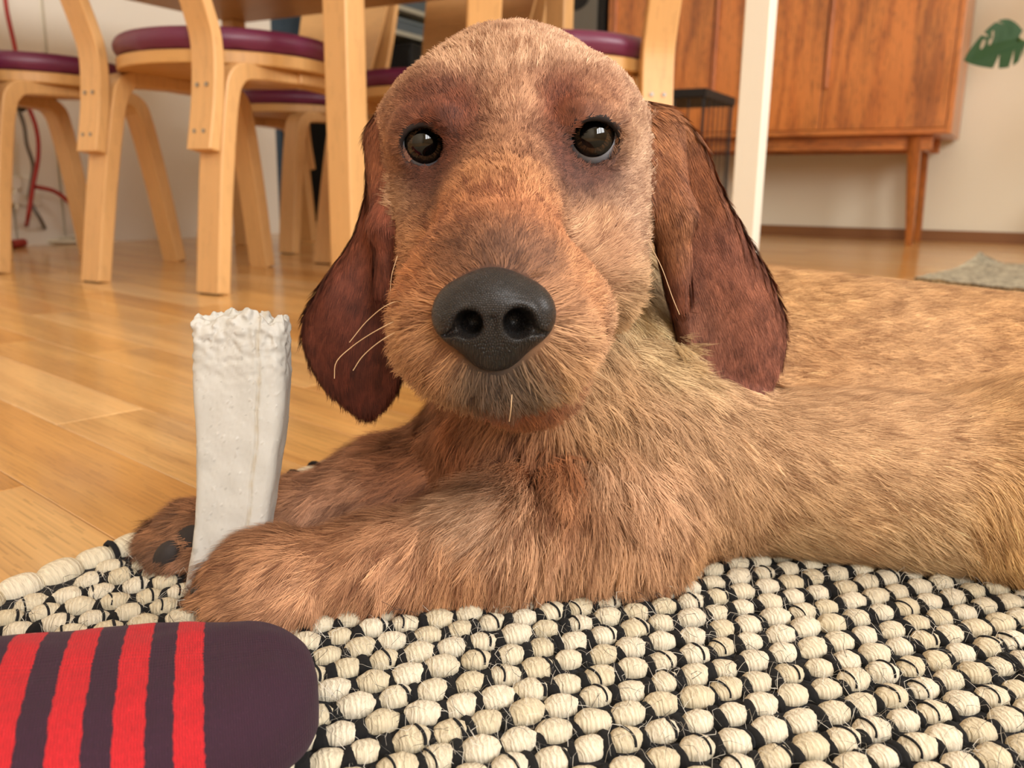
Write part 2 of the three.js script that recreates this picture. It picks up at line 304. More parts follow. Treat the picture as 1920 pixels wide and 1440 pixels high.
// teak cabinet with three doors on a legged stand
{
  const x0 = -1.566, x1 = -0.236, W = x1 - x0, yb = 0.395, H = 1.05, D = 0.43;
  const t = thing('teak_cabinet', 'tall teak cabinet with plain doors on tapered wooden legs', 'cabinet', place((x0 + x1) / 2, 3.47 + D / 2), ROOM);
  const p = 0.02;
  mesh('side_panel', box(p, H, D, -W / 2 + p / 2, yb + H / 2, 0), M.teak, t); mesh('side_panel', box(p, H, D, W / 2 - p / 2, yb + H / 2, 0), M.teak, t);
  mesh('top_panel', box(W - 2 * p, p, D, 0, yb + H - p / 2, 0), M.teak, t); mesh('bottom_panel', box(W - 2 * p, p, D, 0, yb + p / 2, 0), M.teak, t); mesh('back_panel', box(W - 2 * p, H - 2 * p, 0.008, 0, yb + H / 2, -D / 2 + 0.006), M.teak, t);
  const dw = (W - 2 * p) / 3;
  for (let k = 0; k < 3; k++) {
    const cx = -W / 2 + p + (k + 0.5) * dw, d = mesh('door', box(dw - 0.003, H - 2 * p - 0.004, 0.018, cx, yb + H / 2, D / 2 - 0.013, 0.002), M.teak, t);
    mesh('pull', box(0.014, H * 0.72, 0.012, cx - dw / 2 + 0.012, yb + H * 0.52, D / 2 + 0.002, 0.004), phys('#c87a4c', 0.35, { map: teakTex }), d);
  }
  mesh('stand_rail', box(W - 0.12, 0.05, 0.02, 0, yb - 0.027, D / 2 - 0.06), M.teak, t); mesh('stand_rail', box(W - 0.12, 0.05, 0.02, 0, yb - 0.027, -D / 2 + 0.05), M.teak, t);
  mesh('stand_rail', box(0.02, 0.05, D - 0.12, -W / 2 + 0.1, yb - 0.027, 0), M.teak, t); mesh('stand_rail', box(0.02, 0.05, D - 0.12, W / 2 - 0.1, yb - 0.027, 0), M.teak, t);
  for (const sx of [-1, 1]) for (const sz of [-1, 1]) {
    const g = new THREE.CylinderGeometry(0.032, 0.017, yb - 0.003, 4, 6).rotateY(Math.PI / 4), q = g.attributes.position;
    for (let i = 0; i < q.count; i++) { const v = 0.5 - q.getY(i) / (yb - 0.003); q.setX(i, q.getX(i) + sx * (-0.01 + 0.02 * v)); }
    g.translate(sx * (W / 2 - 0.11), (yb - 0.003) / 2, sz * (D / 2 - 0.058)); g.computeVertexNormals();
    mesh('leg', boxUV(g), M.teak, t);
  }
}
// black wire side table by the cabinet
{
  const t = thing('wire_side_table', 'low black wire side table in front of the teak cabinet', 'side table', new THREE.Vector3(0.46, 0, -2.78), ROOM);
  mesh('tray', box(0.36, 0.012, 0.3, 0, 0.452, 0, 0.005), M.black, t); mesh('rim', mergeGeometries([box(0.36, 0.02, 0.004, 0, 0.462, 0.148, 0.001), box(0.36, 0.02, 0.004, 0, 0.462, -0.148, 0.001), box(0.004, 0.02, 0.3, 0.178, 0.462, 0, 0.001), box(0.004, 0.02, 0.3, -0.178, 0.462, 0, 0.001)]), M.black, t);
  for (let k = 0; k < 9; k++) mesh('wire', new THREE.CylinderGeometry(0.0022, 0.0022, 0.446, 6).translate(-0.17 + k * 0.0425, 0.223, 0.14), M.black, t);
  for (let k = 0; k < 7; k++) mesh('wire', new THREE.CylinderGeometry(0.0022, 0.0022, 0.446, 6).translate(0.172, 0.223, -0.14 + k * 0.045), M.black, t);
  for (const x of [-0.17, 0.17]) mesh('leg', new THREE.CylinderGeometry(0.005, 0.005, 0.446, 8).translate(x, 0.223, -0.14), M.black, t);
}
// loudspeaker beside the cabinet
{
  const t = thing('floor_speaker', 'grey and black floor standing loudspeaker beside the teak cabinet', 'speaker', place(-1.72, 3.66), ROOM);
  mesh('body', box(0.24, 1.15, 0.3, 0, 0.575, 0, 0.006), M.black, t); mesh('baffle', box(0.2, 1.1, 0.012, -0.015, 0.575, 0.153, 0.004), std('#6b665c', 0.7), t);
  for (const y of [0.78, 1.0]) mesh('driver', new THREE.CylinderGeometry(0.07, 0.07, 0.012, 32).rotateX(Math.PI / 2).translate(-0.015, y, 0.16), M.black, t);
}
// the hall beyond: black cabinet and a pale slatted rack on it
{
  const t = thing('black_cabinet', 'low black cabinet standing in the dim hall', 'cabinet', place(-3.02, 3.7), ROOM);
  mesh('body', box(0.84, 0.86, 0.4, 0, 0.43, 0, 0.004), M.black, t);
  for (const x of [-0.21, 0.21]) { const d = mesh('door', box(0.41, 0.8, 0.014, x, 0.43, 0.207, 0.002), M.black, t); mesh('knob', new THREE.SphereGeometry(0.01, 12, 8).translate(x * 0.25, 0.5, 0.222), M.dark, d); }
  const r = thing('slatted_rack', 'pale slatted rack holding grey boxes on the black cabinet', 'rack', place(-2.8, 3.62, 0.86), ROOM);
  const slat = std('#b9b39f', 0.7), boxM = std('#5d666b', 0.8);
  for (const z of [-0.25, 0.25]) for (const x of [-0.12, 0.12]) mesh('post', box(0.02, 0.56, 0.02, x, 0.28, z), slat, r);
  for (let k = 0; k < 5; k++) mesh('slat', box(0.26, 0.022, 0.52, 0, 0.05 + k * 0.115, 0, 0.004), slat, r);
  for (let k = 0; k < 4; k++) { const b = thing('storage_box', 'flat grey storage box on ' + ['the lowest', 'the second', 'the third', 'the fourth'][k] + ' slat of the pale rack', 'box', place(-2.8, 3.62, 0.86 + 0.0615 + k * 0.115), ROOM); mesh('tray', box(0.2, 0.05, 0.44, 0, 0.025, 0, 0.006), boxM, b); mesh('lid', box(0.208, 0.016, 0.448, 0, 0.058, 0, 0.005), std('#707a7c', 0.8), b); }
}
// socket and cables on the panelled wall
{
  const s = thing('wall_socket', 'white double wall socket with two plugs behind the cables', 'socket', V3([-1.4526, 0.158, -2.5441]), ROOM + Math.PI / 2);
  mesh('plate', box(0.13, 0.085, 0.012, 0, 0, 0.006, 0.004), M.white, s);
  for (const y of [-0.02, 0.022]) { const p = mesh('plug', new THREE.CylinderGeometry(0.0165, 0.018, 0.045, 20).rotateX(Math.PI / 2).translate(-0.03, y, 0.036), M.white, s); mesh('strain_relief', new THREE.CylinderGeometry(0.005, 0.007, 0.02, 12).translate(-0.03, y - 0.02, 0.05), M.white, p); }
  const red = std('#a3231c', 0.5), grey = std('#6e6960', 0.55), cream = std('#d8cfb8', 0.55);
  const one = (name, label, geo, m) => { const o = mesh(numbered(name), geo, m, scene); o.userData = { label, category: 'cable', group: 'cables by the panelled wall' }; return o; };
  one('red_cable', 'red cable hanging down the wall and looping to the floor', tube([[-1.3974, 0.8911, -2.5396], [-1.4089, 0.6711, -2.5197], [-1.3971, 0.547, -2.5202], [-1.3772, 0.4385, -2.4946], [-1.3562, 0.333, -2.511], [-1.3572, 0.26, -2.5093], [-1.37, 0.171, -2.4871], [-1.3747, 0.0973, -2.4589], [-1.588, 0.02, -2.8211], [-1.567, 0.006, -2.7993], [-1.4867, 0.006, -2.8516], [-1.5443, 0.02, -3.0615], [-1.305, 0.0757, -2.5997], [-1.3147, 0.1181, -2.5829], [-1.3366, 0.1565, -2.5449], [-1.3601, 0.1711, -2.4802]], 0.006, 120), red);
  one('red_cable', 'short red cable end with a thick plug on the floor by the wall', mergeGeometries([tube([[-1.5183, 0.006, -2.8116], [-1.4923, 0.006, -2.6405], [-1.4718, 0.008, -2.531]], 0.0055, 20), tube([[-1.4231, 0.012, -2.501], [-1.4168, 0.012, -2.4519], [-1.4081, 0.012, -2.4052]], 0.012, 10)]), red);
  one('grey_cable', 'grey cable hanging from the table and crossing the red one', tube([[-1.3794, 0.5065, -2.4308], [-1.3855, 0.4277, -2.4603], [-1.3848, 0.3392, -2.5014], [-1.3839, 0.2886, -2.503], [-1.3835, 0.2306, -2.5236], [-1.3953, 0.1783, -2.5233], [-1.3881, 0.1336, -2.4958], [-1.3705, 0.081, -2.5062], [-1.6246, 0.006, -3.0215], [-1.5109, 0.005, -2.864]], 0.0055, 80), grey);
  one('black_cable', 'bundled black cable end hanging under the chair seat', tube([[-1.3819, 0.4626, -2.4065], [-1.381, 0.4311, -2.4281], [-1.3765, 0.4064, -2.4558], [-1.3718, 0.3809, -2.484]], 0.011, 24), M.black);
  for (let k = 0; k < 3; k++) one('cream_cable', ['cream cable coiled widest on the floor by the socket', 'cream cable coiled inside another on the floor by the socket', 'cream cable in the smallest coil on the floor by the socket'][k], (() => { const c = V3([-1.4403, 0.006, -2.681]), pts = []; for (let i = 0; i <= 40; i++) { const a = i / 40 * Math.PI * (2.6 + k), R = 0.115 - k * 0.022; pts.push(new THREE.Vector3(c.x + Math.cos(a + k) * R * (1 + 0.08 * Math.sin(3 * a)), 0.005 + 0.004 * k + 0.003 * (1 + Math.sin(a * 1.7)), c.z + Math.sin(a + k) * R * 0.6)); } return tube(pts, 0.004, 110, 6); })(), cream);
}
// monstera by the cream wall
{
  const base = V3([2.1488, 0, -3.0616]), t = thing('monstera_plant', 'monstera with a split green leaf in front of the cream wall', 'plant', base);
  const leafM = std('#1c4517', 0.65, { side: THREE.DoubleSide }), stemM = std('#41622a', 0.6);
  const pot = [[0.0001, 0], [0.1, 0], [0.13, 0.2], [0.137, 0.21], [0.137, 0.23], [0.125, 0.23], [0.12, 0.2], [0.0001, 0.195]].map(([x, y]) => new THREE.Vector2(x, y));
  mesh('pot', new THREE.LatheGeometry(pot, 40), std('#8a8177', 0.7), t); mesh('soil', new THREE.CylinderGeometry(0.118, 0.118, 0.01, 32).translate(0, 0.205, 0), std('#2a1c12', 1), t);
  // leaf outline: notched heart, tip at (0,-1), stalk at (0,0.55); holes between the ribs
  function leafGeo(size) {
    const s = new THREE.Shape(), edge = (q, k) => { const a = q * Math.PI; return [k * 0.72 * Math.pow(Math.sin(a * 0.96 + 0.06), 0.75) * (1 - 0.22 * q), 0.6 - 1.55 * q + 0.22 * Math.sin(a)]; };
    const half = (k, notches) => { const out = []; let q = 0.02; for (const [n0, n1, depth] of [...notches, [0.97, 1, 0]]) { for (let i = 0; i <= 6; i++) out.push(edge(lerp(q, n0, i / 6), k)); if (depth) { const a = edge(n0, k), b = edge(n1, k), c = [(a[0] + b[0]) / 2 * depth, (a[1] + b[1]) / 2 + 0.17]; out.push([lerp(a[0], c[0], 0.85), lerp(a[1], c[1], 0.85)], [c[0] * 0.92, c[1] + 0.005], [lerp(b[0], c[0], 0.85), lerp(b[1], c[1], 0.85)]); } q = n1; } return out; };
    const R = half(1, [[0.24, 0.3, 0.4], [0.44, 0.51, 0.36], [0.66, 0.73, 0.38]]), L = half(-1, [[0.5, 0.53, 0.75], [0.72, 0.76, 0.6]]);
    s.setFromPoints([[0, 0.42], ...R, [0, -1.0], ...L.reverse()].map(([x, y]) => new THREE.Vector2(x, y)));
    for (const [cx, cy, rot, l] of [[-0.34, 0.3, 2.75, 0.2], [-0.33, 0.04, 2.7, 0.22], [-0.29, -0.22, 2.6, 0.19], [-0.22, -0.46, 2.5, 0.13]]) { const h = new THREE.Path(); h.absellipse(cx, cy, l, 0.048, 0, Math.PI * 2, false, rot); s.holes.push(h); }
    const g = new THREE.ExtrudeGeometry(s, { depth: 0.012, bevelEnabled: false, steps: 1, curveSegments: 10 }), p = g.attributes.position;
    for (let i = 0; i < p.count; i++) { const x = p.getX(i), y = p.getY(i); p.setZ(i, p.getZ(i) - 0.16 * x * x - 0.12 * (y + 0.2) * (y + 0.2)); }
    g.scale(size, size, size); g.computeVertexNormals(); return g;
  }
  const local = (a) => V3(a).sub(base);
  const leaves = [[[1.4918, 0.6355, -2.7903], 0.112, [0.1, -0.15, 1.15]], [[1.8717, 0.9037, -2.9845], 0.15, [-0.3, 0.3, 0.4]], [[1.8149, 0.5651, -2.6512], 0.13, [0.1, 0.6, -0.5]], [[1.7498, 1.1362, -2.986], 0.16, [-0.2, -0.2, 1.0]]];
  for (const [c, size, rot] of leaves) {
    const m = mesh('leaf', leafGeo(size), leafM, t); m.position.copy(local(c)); m.rotation.set(rot[0], rot[1], -rot[2]);
    m.updateMatrix(); const foot = new THREE.Vector3(0, 0.4 * size, 0).applyMatrix4(m.matrix);
    mesh('stalk', tube([[0, 0.2, 0], [foot.x * 0.25, 0.2 + foot.y * 0.35, foot.z * 0.25], [foot.x * 0.7, foot.y * 0.9, foot.z * 0.7], foot], 0.0045, 30, 7), stemM, t);
  }
}
// pale rug with a curled corner by the cabinet
{
  const a = [0.8405, 0, -1.7946], b = [1.1879, 0, -2.1971], c = [1.6066, 0, -2.2779], e = [1.0987, 0, -1.3063], nx = 40, nz = 24, P = [], I = [], UVs = [];
  for (const top of [1, 0]) for (let j = 0; j <= nz; j++) for (let i = 0; i <= nx; i++) {
    const u = i / nx, v = j / nz, x = lerp(lerp(b[0], c[0], u), lerp(a[0], e[0], u), v), z = lerp(lerp(b[2], c[2], u), lerp(a[2], e[2], u), v), r = Math.hypot(u * 1.6, v * 0.7), lift = 0.03 * Math.pow(clamp(1 - r / 0.3, 0, 1), 1.5);
    P.push(x, top * 0.014 + lift + top * 0.002 * noise3(x * 90, 1, z * 90), z); UVs.push(x, z);
  }
  const n = (nx + 1) * (nz + 1), id = (t, i, j) => (1 - t) * n + j * (nx + 1) + i;
  for (let j = 0; j < nz; j++) for (let i = 0; i < nx; i++) { I.push(id(1, i, j), id(1, i, j + 1), id(1, i + 1, j + 1), id(1, i, j), id(1, i + 1, j + 1), id(1, i + 1, j)); I.push(id(0, i, j), id(0, i + 1, j + 1), id(0, i, j + 1), id(0, i, j), id(0, i + 1, j), id(0, i + 1, j + 1)); }
  for (let i = 0; i < nx; i++) for (const j of [0, nz]) I.push(id(1, i, j), id(1, i + 1, j), id(0, i + 1, j), id(1, i, j), id(0, i + 1, j), id(0, i, j));
  for (let j = 0; j < nz; j++) for (const i of [0, nx]) I.push(id(1, i, j), id(1, i, j + 1), id(0, i, j + 1), id(1, i, j), id(0, i, j + 1), id(0, i, j));
  const g = new THREE.BufferGeometry(); g.setAttribute('position', new THREE.Float32BufferAttribute(P, 3)); g.setAttribute('uv', new THREE.Float32BufferAttribute(UVs, 2)); g.setIndex(I); g.computeVertexNormals();
  const mott = dataTexture(128, 128, (u, v) => { const k = 0.72 + 0.2 * tileNoise(u, v, 30, 30, 2) + 0.1 * tileNoise(u, v, 8, 8, 5); return [k, k * 0.97, k * 0.9]; }); mott.repeat.set(3, 3);
  const o = mesh('light_wool_rug', g, std('#d9d2c0', 1, { map: mott, side: THREE.DoubleSide }), scene); o.userData = { label: 'mottled pale grey rug with a curled corner on the parquet near the cabinet', category: 'rug' };
}
// ---------------------------------------------------------------- black and white wool rug under the dog
const RUG_TOP = 0.007;
{
  const U0 = -0.352, U1 = 0.75, V0 = -0.35, V1 = 0.85;
  const rug = thing('wool_rug', 'handwoven rug of cream wool loops on a black weave under the dog', 'rug');
  const darkBump = dataTexture(256, 256, (u, v) => { const k = 0.5 + 0.3 * tileNoise(u, v, 40, 40, 1) + 0.25 * tileNoise(u, v, 12, 12, 4); return [k, k, k]; }, { srgb: false });
  darkBump.repeat.set(8, 8);
  const blackWool = std('#17171a', 1, { bumpMap: darkBump, bumpScale: 0.002 }), threadM = std('#141417', 1);
  const fibre = dataTexture(256, 128, (u, v) => { const k = 0.55 + 0.35 * Math.sin(u * 6.283 * 9 + tileNoise(u, v, 4, 3, 8) * 2.2) + 0.25 * tileNoise(u, v, 60, 10, 3); return [k, k, k]; }, { srgb: false });
  const woolTone = dataTexture(128, 64, (u, v) => { const k = 0.97 + 0.03 * Math.sin(u * 6.283 * 9 + tileNoise(u, v, 4, 3, 8) * 2.2) + 0.04 * tileNoise(u, v, 20, 8, 6); return [k, k * 0.985, k * 0.95]; });
  const creams = ['#e2d8c3', '#dbcfb6', '#e8dfcd'].map((c) => std(c, 0.95, { map: woolTone, bumpMap: fibre, bumpScale: 0.0004 }));
  const slab = wallBox(U0, U1, V0, V1, 0.0005, RUG_TOP); mesh('backing', boxUV(slab), blackWool, rug);
  // cream loops: a plump dome, long axis along x
  const domes = [];
  for (let k = 0; k < 6; k++) {
    const g = new THREE.SphereGeometry(1, 20, 12), p = g.attributes.position, uv = g.attributes.uv;
    for (let i = 0; i < p.count; i++) {
      let x = p.getX(i), y = p.getY(i), z = p.getZ(i);
      const e = (c, n) => Math.sign(c) * Math.pow(Math.abs(c), n);
      uv.setXY(i, x * 0.5 + k * 0.3, z * 0.5 + y * 0.2);
      x = e(x, 0.86); z = e(z, 0.9); y = e(y, 0.85);
      const q = 1 + 0.07 * noise3(x * 1.3 + k * 5, y * 1.3, z * 1.3);
      p.setXYZ(i, x * 0.0076 * q, y * 0.0046 * q * (1 - 0.2 * x * x), z * 0.0057 * q * (1 - 0.3 * x * x));
    }
    g.computeVertexNormals(); domes.push(g);
  }
  const threadGeo = (x0, w) => { const pts = []; for (let i = 0; i <= 12; i++) { const a = Math.PI * (0.06 + 0.88 * i / 12), s = Math.sqrt(Math.max(0, 1 - Math.pow(x0 / 0.0074, 2))); pts.push([x0 + 0.0007 * Math.sin(a * 2), 0.0047 * s * Math.sin(a) + 0.0001, 0.0057 * s * Math.cos(a)]); } return tube(pts, w, 14, 5); };
  const threads = [threadGeo(0.0012, 0.0006), threadGeo(0.0034, 0.0007), threadGeo(-0.0025, 0.0005), threadGeo(0.0045, 0.0007)];
  const A = [0.0082, 0.0106], B = [0.0050, -0.0135], turn = Math.atan2(0.508, 1.24);
  const loops = [], darks = [];
  camera.updateMatrixWorld(); const view = new THREE.Matrix4().copy(camera.matrixWorld).invert(), tmp = new THREE.Vector3();
  for (let i = -140; i < 140; i++) for (let j = -140; j < 140; j++) {
    const U = -0.0896 + i * A[0] + j * B[0] + rr(-0.0008, 0.0008), V = 0.2665 + i * A[1] + j * B[1] + rr(-0.0008, 0.0008);
    if (U < U0 + 0.012 || U > U1 - 0.01 || V < V0 + 0.01 || V > V1 - 0.01) continue;
    const p = at(U, V, RUG_TOP + 0.0006 + rr(-0.0004, 0.0006)); tmp.copy(p).applyMatrix4(view);
    const d = -tmp.z, px = 960 + tmp.x / d * 1600, py = 720 - tmp.y / d * 1600;
    const edgeY = px < 600 ? 990 : px < 720 ? 1180 : px < 1230 ? 1160 - (px - 720) * 0.12 : 1078;
    const seen = d > 0.1 && px > -20 && px < 1940 && py < 1455 && py > edgeY && !(px < 560 && py > 1205) && !(px > 380 && px < 600 && py < 1190);
    loops.push({ p, rank: seen ? d : 10 + d, k: Math.floor(rnd() * 6), m: Math.floor(rnd() * 3), ry: turn + rr(-0.16, 0.16), s: rr(0.82, 0.96), th: rnd() < 0.42 ? Math.floor(rnd() * 4) : -1, lean: rr(-0.12, 0.12) });
    darks.push([at(U + A[0] * 0.5 + rr(-0.001, 0.001), V + A[1] * 0.5, RUG_TOP - 0.0008), turn + 1.2 + rr(-0.3, 0.3)]);
  }
  loops.sort((a, b) => a.rank - b.rank);
  loops.slice(0, 300).forEach((e) => {
    const m = mesh('wool_loop', domes[e.k], creams[e.m], rug); m.position.copy(e.p); m.rotation.set(e.lean, e.ry, e.lean); m.scale.setScalar(e.s);
    if (e.th >= 0) mesh('black_thread', threads[e.th], threadM, m);
  });
  const rest = loops.slice(300), dummy = new THREE.Object3D(), inst = shadows(new THREE.InstancedMesh(domes[0], creams[0], rest.length));
  rest.forEach((e, i) => { dummy.position.copy(e.p); dummy.rotation.set(e.lean, e.ry, e.lean); dummy.scale.setScalar(e.s); dummy.updateMatrix(); inst.setMatrixAt(i, dummy.matrix); });
  inst.name = 'other_wool_loops'; inst.userData.kind = 'stuff'; rug.add(inst);
  const dk = shadows(new THREE.InstancedMesh(new THREE.SphereGeometry(1, 10, 7).scale(0.0066, 0.0044, 0.0032), blackWool, darks.length));
  darks.forEach(([p, r], i) => { dummy.position.copy(p); dummy.rotation.set(0, r, 0); dummy.scale.setScalar(rr(0.85, 1.15)); dummy.updateMatrix(); dk.setMatrixAt(i, dummy.matrix); });
  dk.name = 'black_weave'; dk.userData.kind = 'stuff'; rug.add(dk);
  // loose wool fibres between the loops
  const fib = (() => { const P = [], I = [], n = 6; for (let i = 0; i <= n; i++) { const t = i / n, x = 0.004 * Math.sin(t * 3.0) + 0.002 * Math.sin(t * 7), y = 0.0045 * Math.sin(t * Math.PI), z = 0.009 * (t - 0.5), w = 0.00006; P.push(x - w, y, z, x + w, y + w, z); if (i < n) I.push(2 * i, 2 * i + 1, 2 * i + 2, 2 * i + 1, 2 * i + 3, 2 * i + 2); } const g = new THREE.BufferGeometry(); g.setAttribute('position', new THREE.Float32BufferAttribute(P, 3)); g.setIndex(I); g.computeVertexNormals(); return g; })();
  const NF = 9000, fz = shadows(new THREE.InstancedMesh(fib, std('#ffffff', 1, { side: THREE.DoubleSide }), NF)), col = new THREE.Color();
  for (let i = 0; i < NF; i++) { const e = loops[Math.floor(rnd() * Math.min(loops.length, 1400))]; dummy.position.copy(e.p).add(new THREE.Vector3(rr(-0.009, 0.009), rr(0, 0.003), rr(-0.009, 0.009))); dummy.rotation.set(rr(-0.6, 0.6), rr(0, 6.28), rr(-0.6, 0.6)); dummy.scale.setScalar(rr(0.6, 1.5)); dummy.updateMatrix(); fz.setMatrixAt(i, dummy.matrix); const w = rnd() < 0.7; fz.setColorAt(i, col.set(w ? '#cfc8ba' : '#26262a')); }
  fz.name = 'wool_fuzz'; fz.userData.kind = 'stuff'; rug.add(fz);
  // bound edge: plump cream wraps with black ties
  const wrap = (() => { const g = new THREE.SphereGeometry(1, 18, 12), p = g.attributes.position, uv = g.attributes.uv; for (let i = 0; i < p.count; i++) { const x = p.getX(i), y = p.getY(i), z = p.getZ(i), e = (c, n) => Math.sign(c) * Math.pow(Math.abs(c), n); uv.setXY(i, x * 0.5, z * 0.3); p.setXYZ(i, e(x, 0.7) * 0.0098, y * 0.0065, z * 0.0075); } g.computeVertexNormals(); return g; })();
  const tie = new THREE.TorusGeometry(0.0068, 0.0014, 6, 16).rotateY(Math.PI / 2);
  for (let v = 0.05; v < 0.6; v += 0.0175) {
    const m = mesh('edge_wrap', wrap, creams[Math.floor(rnd() * 3)], rug); m.position.copy(at(U0 - 0.003 + rr(-0.001, 0.001), v, 0.0072)); m.rotation.set(0, ROOM + Math.PI / 2 + rr(-0.15, 0.15), 0); m.scale.setScalar(rr(0.92, 1.1));
    if (rnd() < 0.45) { const t = mesh('black_tie', tie, threadM, m); t.position.x = 0.0085; }
  }
  const edgeRest = shadows(new THREE.InstancedMesh(wrap, creams[0], 50)); for (let i = 0; i < 50; i++) { const v = i < 21 ? V0 + i * 0.0175 : 0.61 + (i - 21) * 0.0085; dummy.position.copy(at(U0 - 0.003, v, 0.0072)); dummy.rotation.set(0, ROOM + Math.PI / 2, 0); dummy.scale.setScalar(1); dummy.updateMatrix(); edgeRest.setMatrixAt(i, dummy.matrix); }
  edgeRest.name = 'other_edge_wraps'; edgeRest.userData.kind = 'stuff'; rug.add(edgeRest);
}
// ---------------------------------------------------------------- a person's foot in a striped sock
{
  const t = thing('person', "person's foot in a red and dark purple striped sock on the rug", 'person');
  // stations from the toe tip back along the foot: [x, z, half width, height, base]
  const S = [[-0.0575, -0.2275, 0.004, 0.012, 0.016], [-0.0585, -0.2275, 0.012, 0.018, 0.0135], [-0.061, -0.2275, 0.019, 0.023, 0.012], [-0.066, -0.227, 0.0255, 0.028, 0.0105], [-0.074, -0.2255, 0.031, 0.032, 0.0095], [-0.086, -0.2235, 0.0355, 0.0345, 0.009], [-0.105, -0.2205, 0.039, 0.0375, 0.009], [-0.13, -0.217, 0.041, 0.0415, 0.009], [-0.16, -0.214, 0.04, 0.047, 0.009], [-0.19, -0.212, 0.037, 0.056, 0.009], [-0.22, -0.212, 0.034, 0.074, 0.009], [-0.25, -0.213, 0.0335, 0.09, 0.009], [-0.275, -0.214, 0.0335, 0.115, 0.009]];
  const c = [0, 1, 2, 3, 4].map((k) => new THREE.CatmullRomCurve3(S.map((s, i) => new THREE.Vector3(s[k], i * 0.02, 0)), false, 'catmullrom', 0.5));
  const n = 150, R = 96, P = [], UVs = [], I = []; let along = 0, px = null;
  const get = (q) => c.map((k) => { const f = q * (S.length - 1), i = Math.min(S.length - 2, Math.floor(f)), w = f - i; const s = S, kk = c.indexOf(k); const p0 = s[Math.max(0, i - 1)][kk], p1 = s[i][kk], p2 = s[i + 1][kk], p3 = s[Math.min(s.length - 1, i + 2)][kk]; return 0.5 * (2 * p1 + (p2 - p0) * w + (2 * p0 - 5 * p1 + 4 * p2 - p3) * w * w + (3 * p1 - p0 - 3 * p2 + p3) * w * w * w); });
  for (let i = 0; i <= n; i++) {
    const [x, z, hw, hh, base] = get(i / n); if (px !== null) along += Math.hypot(x - px, 0.25 * 0); px = x;
    for (let j = 0; j <= R; j++) {
      const a = j / R * 2 * Math.PI, ca = Math.cos(a), sa = Math.sin(a), e = (v, k) => Math.sign(v) * Math.pow(Math.abs(v), k);
      const zz = e(ca, 0.75) * hw, yy = base + hh / 2 + e(sa, sa < 0 ? 0.55 : 0.82) * hh / 2;
      const skew = -0.06 * zz * clamp(1 - along / 0.09, 0, 1), fold = 0.0006 * noise3(x * 60, yy * 60, zz * 60);
      P.push(x + skew - (zz > 0 ? 0 : 0), Math.max(base + (yy > base + 0.002 ? 0.0 : 0), yy) + fold, z + zz + 0.1 * along * 0); UVs.push(along / 0.22, j / R);
    }
  }
  for (let i = 0; i < n; i++) for (let j = 0; j < R; j++) { const a = i * (R + 1) + j, b = a + 1, d = a + R + 1; I.push(a, b, d, b, d + 1, d); }
  for (let j = 1; j < R - 1; j++) I.push(0, j + 1, j);
  const g = new THREE.BufferGeometry(); g.setAttribute('position', new THREE.Float32BufferAttribute(P, 3)); g.setAttribute('uv', new THREE.Float32BufferAttribute(UVs, 2)); g.setIndex(I); g.translate(0.0575, 0, 0.2275).rotateY(0.37).translate(-0.0605, 0.002, -0.243); g.computeVertexNormals();
  const rows = 230;
  const map = dataTexture(2048, 512, (u, v, X, Y) => {
    const s = u * 220, tooth = (v * rows) % 1, jag = 0.35 * (Math.abs(tooth - 0.5) * 2) + 0.25 * noise3(v * 40, 0, 1), q = s + jag - 33;
    let red = false; if (q > 0) red = (q % 14.4) < 7.6;
    const lint = noise3(X * 0.11, Y * 0.11, 3) * 0.05 + noise3(X * 0.5, Y * 0.5, 7) * 0.09, stitch = 0.1 * Math.sin((s * 1.4 + tooth * 0.5) * 6.283) + 0.12 * (Math.abs(tooth - 0.5) - 0.25) * 2;
    const k = 0.95 + lint + stitch, fluff = noise3(X * 0.09, Y * 0.35, 31) > 0.86 ? 0.07 : 0;
    const c = red ? [0.72, 0.1, 0.13] : [0.2, 0.085, 0.155]; return [c[0] * k + fluff, c[1] * k + fluff, c[2] * k + fluff];
  });
  const bump = dataTexture(1024, 512, (u, v) => { const k = 0.5 + 0.25 * Math.sin(v * rows * 6.283) + 0.25 * Math.sin(u * 220 * 1.4 * 6.283 + Math.abs(((v * rows) % 1) - 0.5) * 6) + (u < 0.05 ? 0.3 * Math.sin(u * 1200) * Math.max(0, 1 - Math.abs(v - 0.42) * 5) : 0); return [k, k, k]; }, { srgb: false });
  mesh('sock', g, phys('#ffffff', 0.95, { map, bumpMap: bump, bumpScale: 0.0004, sheen: 0.1, sheenRoughness: 0.6, sheenColor: new THREE.Color(0.5, 0.4, 0.45) }), t);
  const foot = mesh('lint_hair', tube([[-0.1275, 0.025, -0.216], [-0.1231, 0.0271, -0.2175], [-0.1178, 0.0272, -0.2216]], 0.00012, 12, 4), std('#d8cfc8', 0.8), t);
}
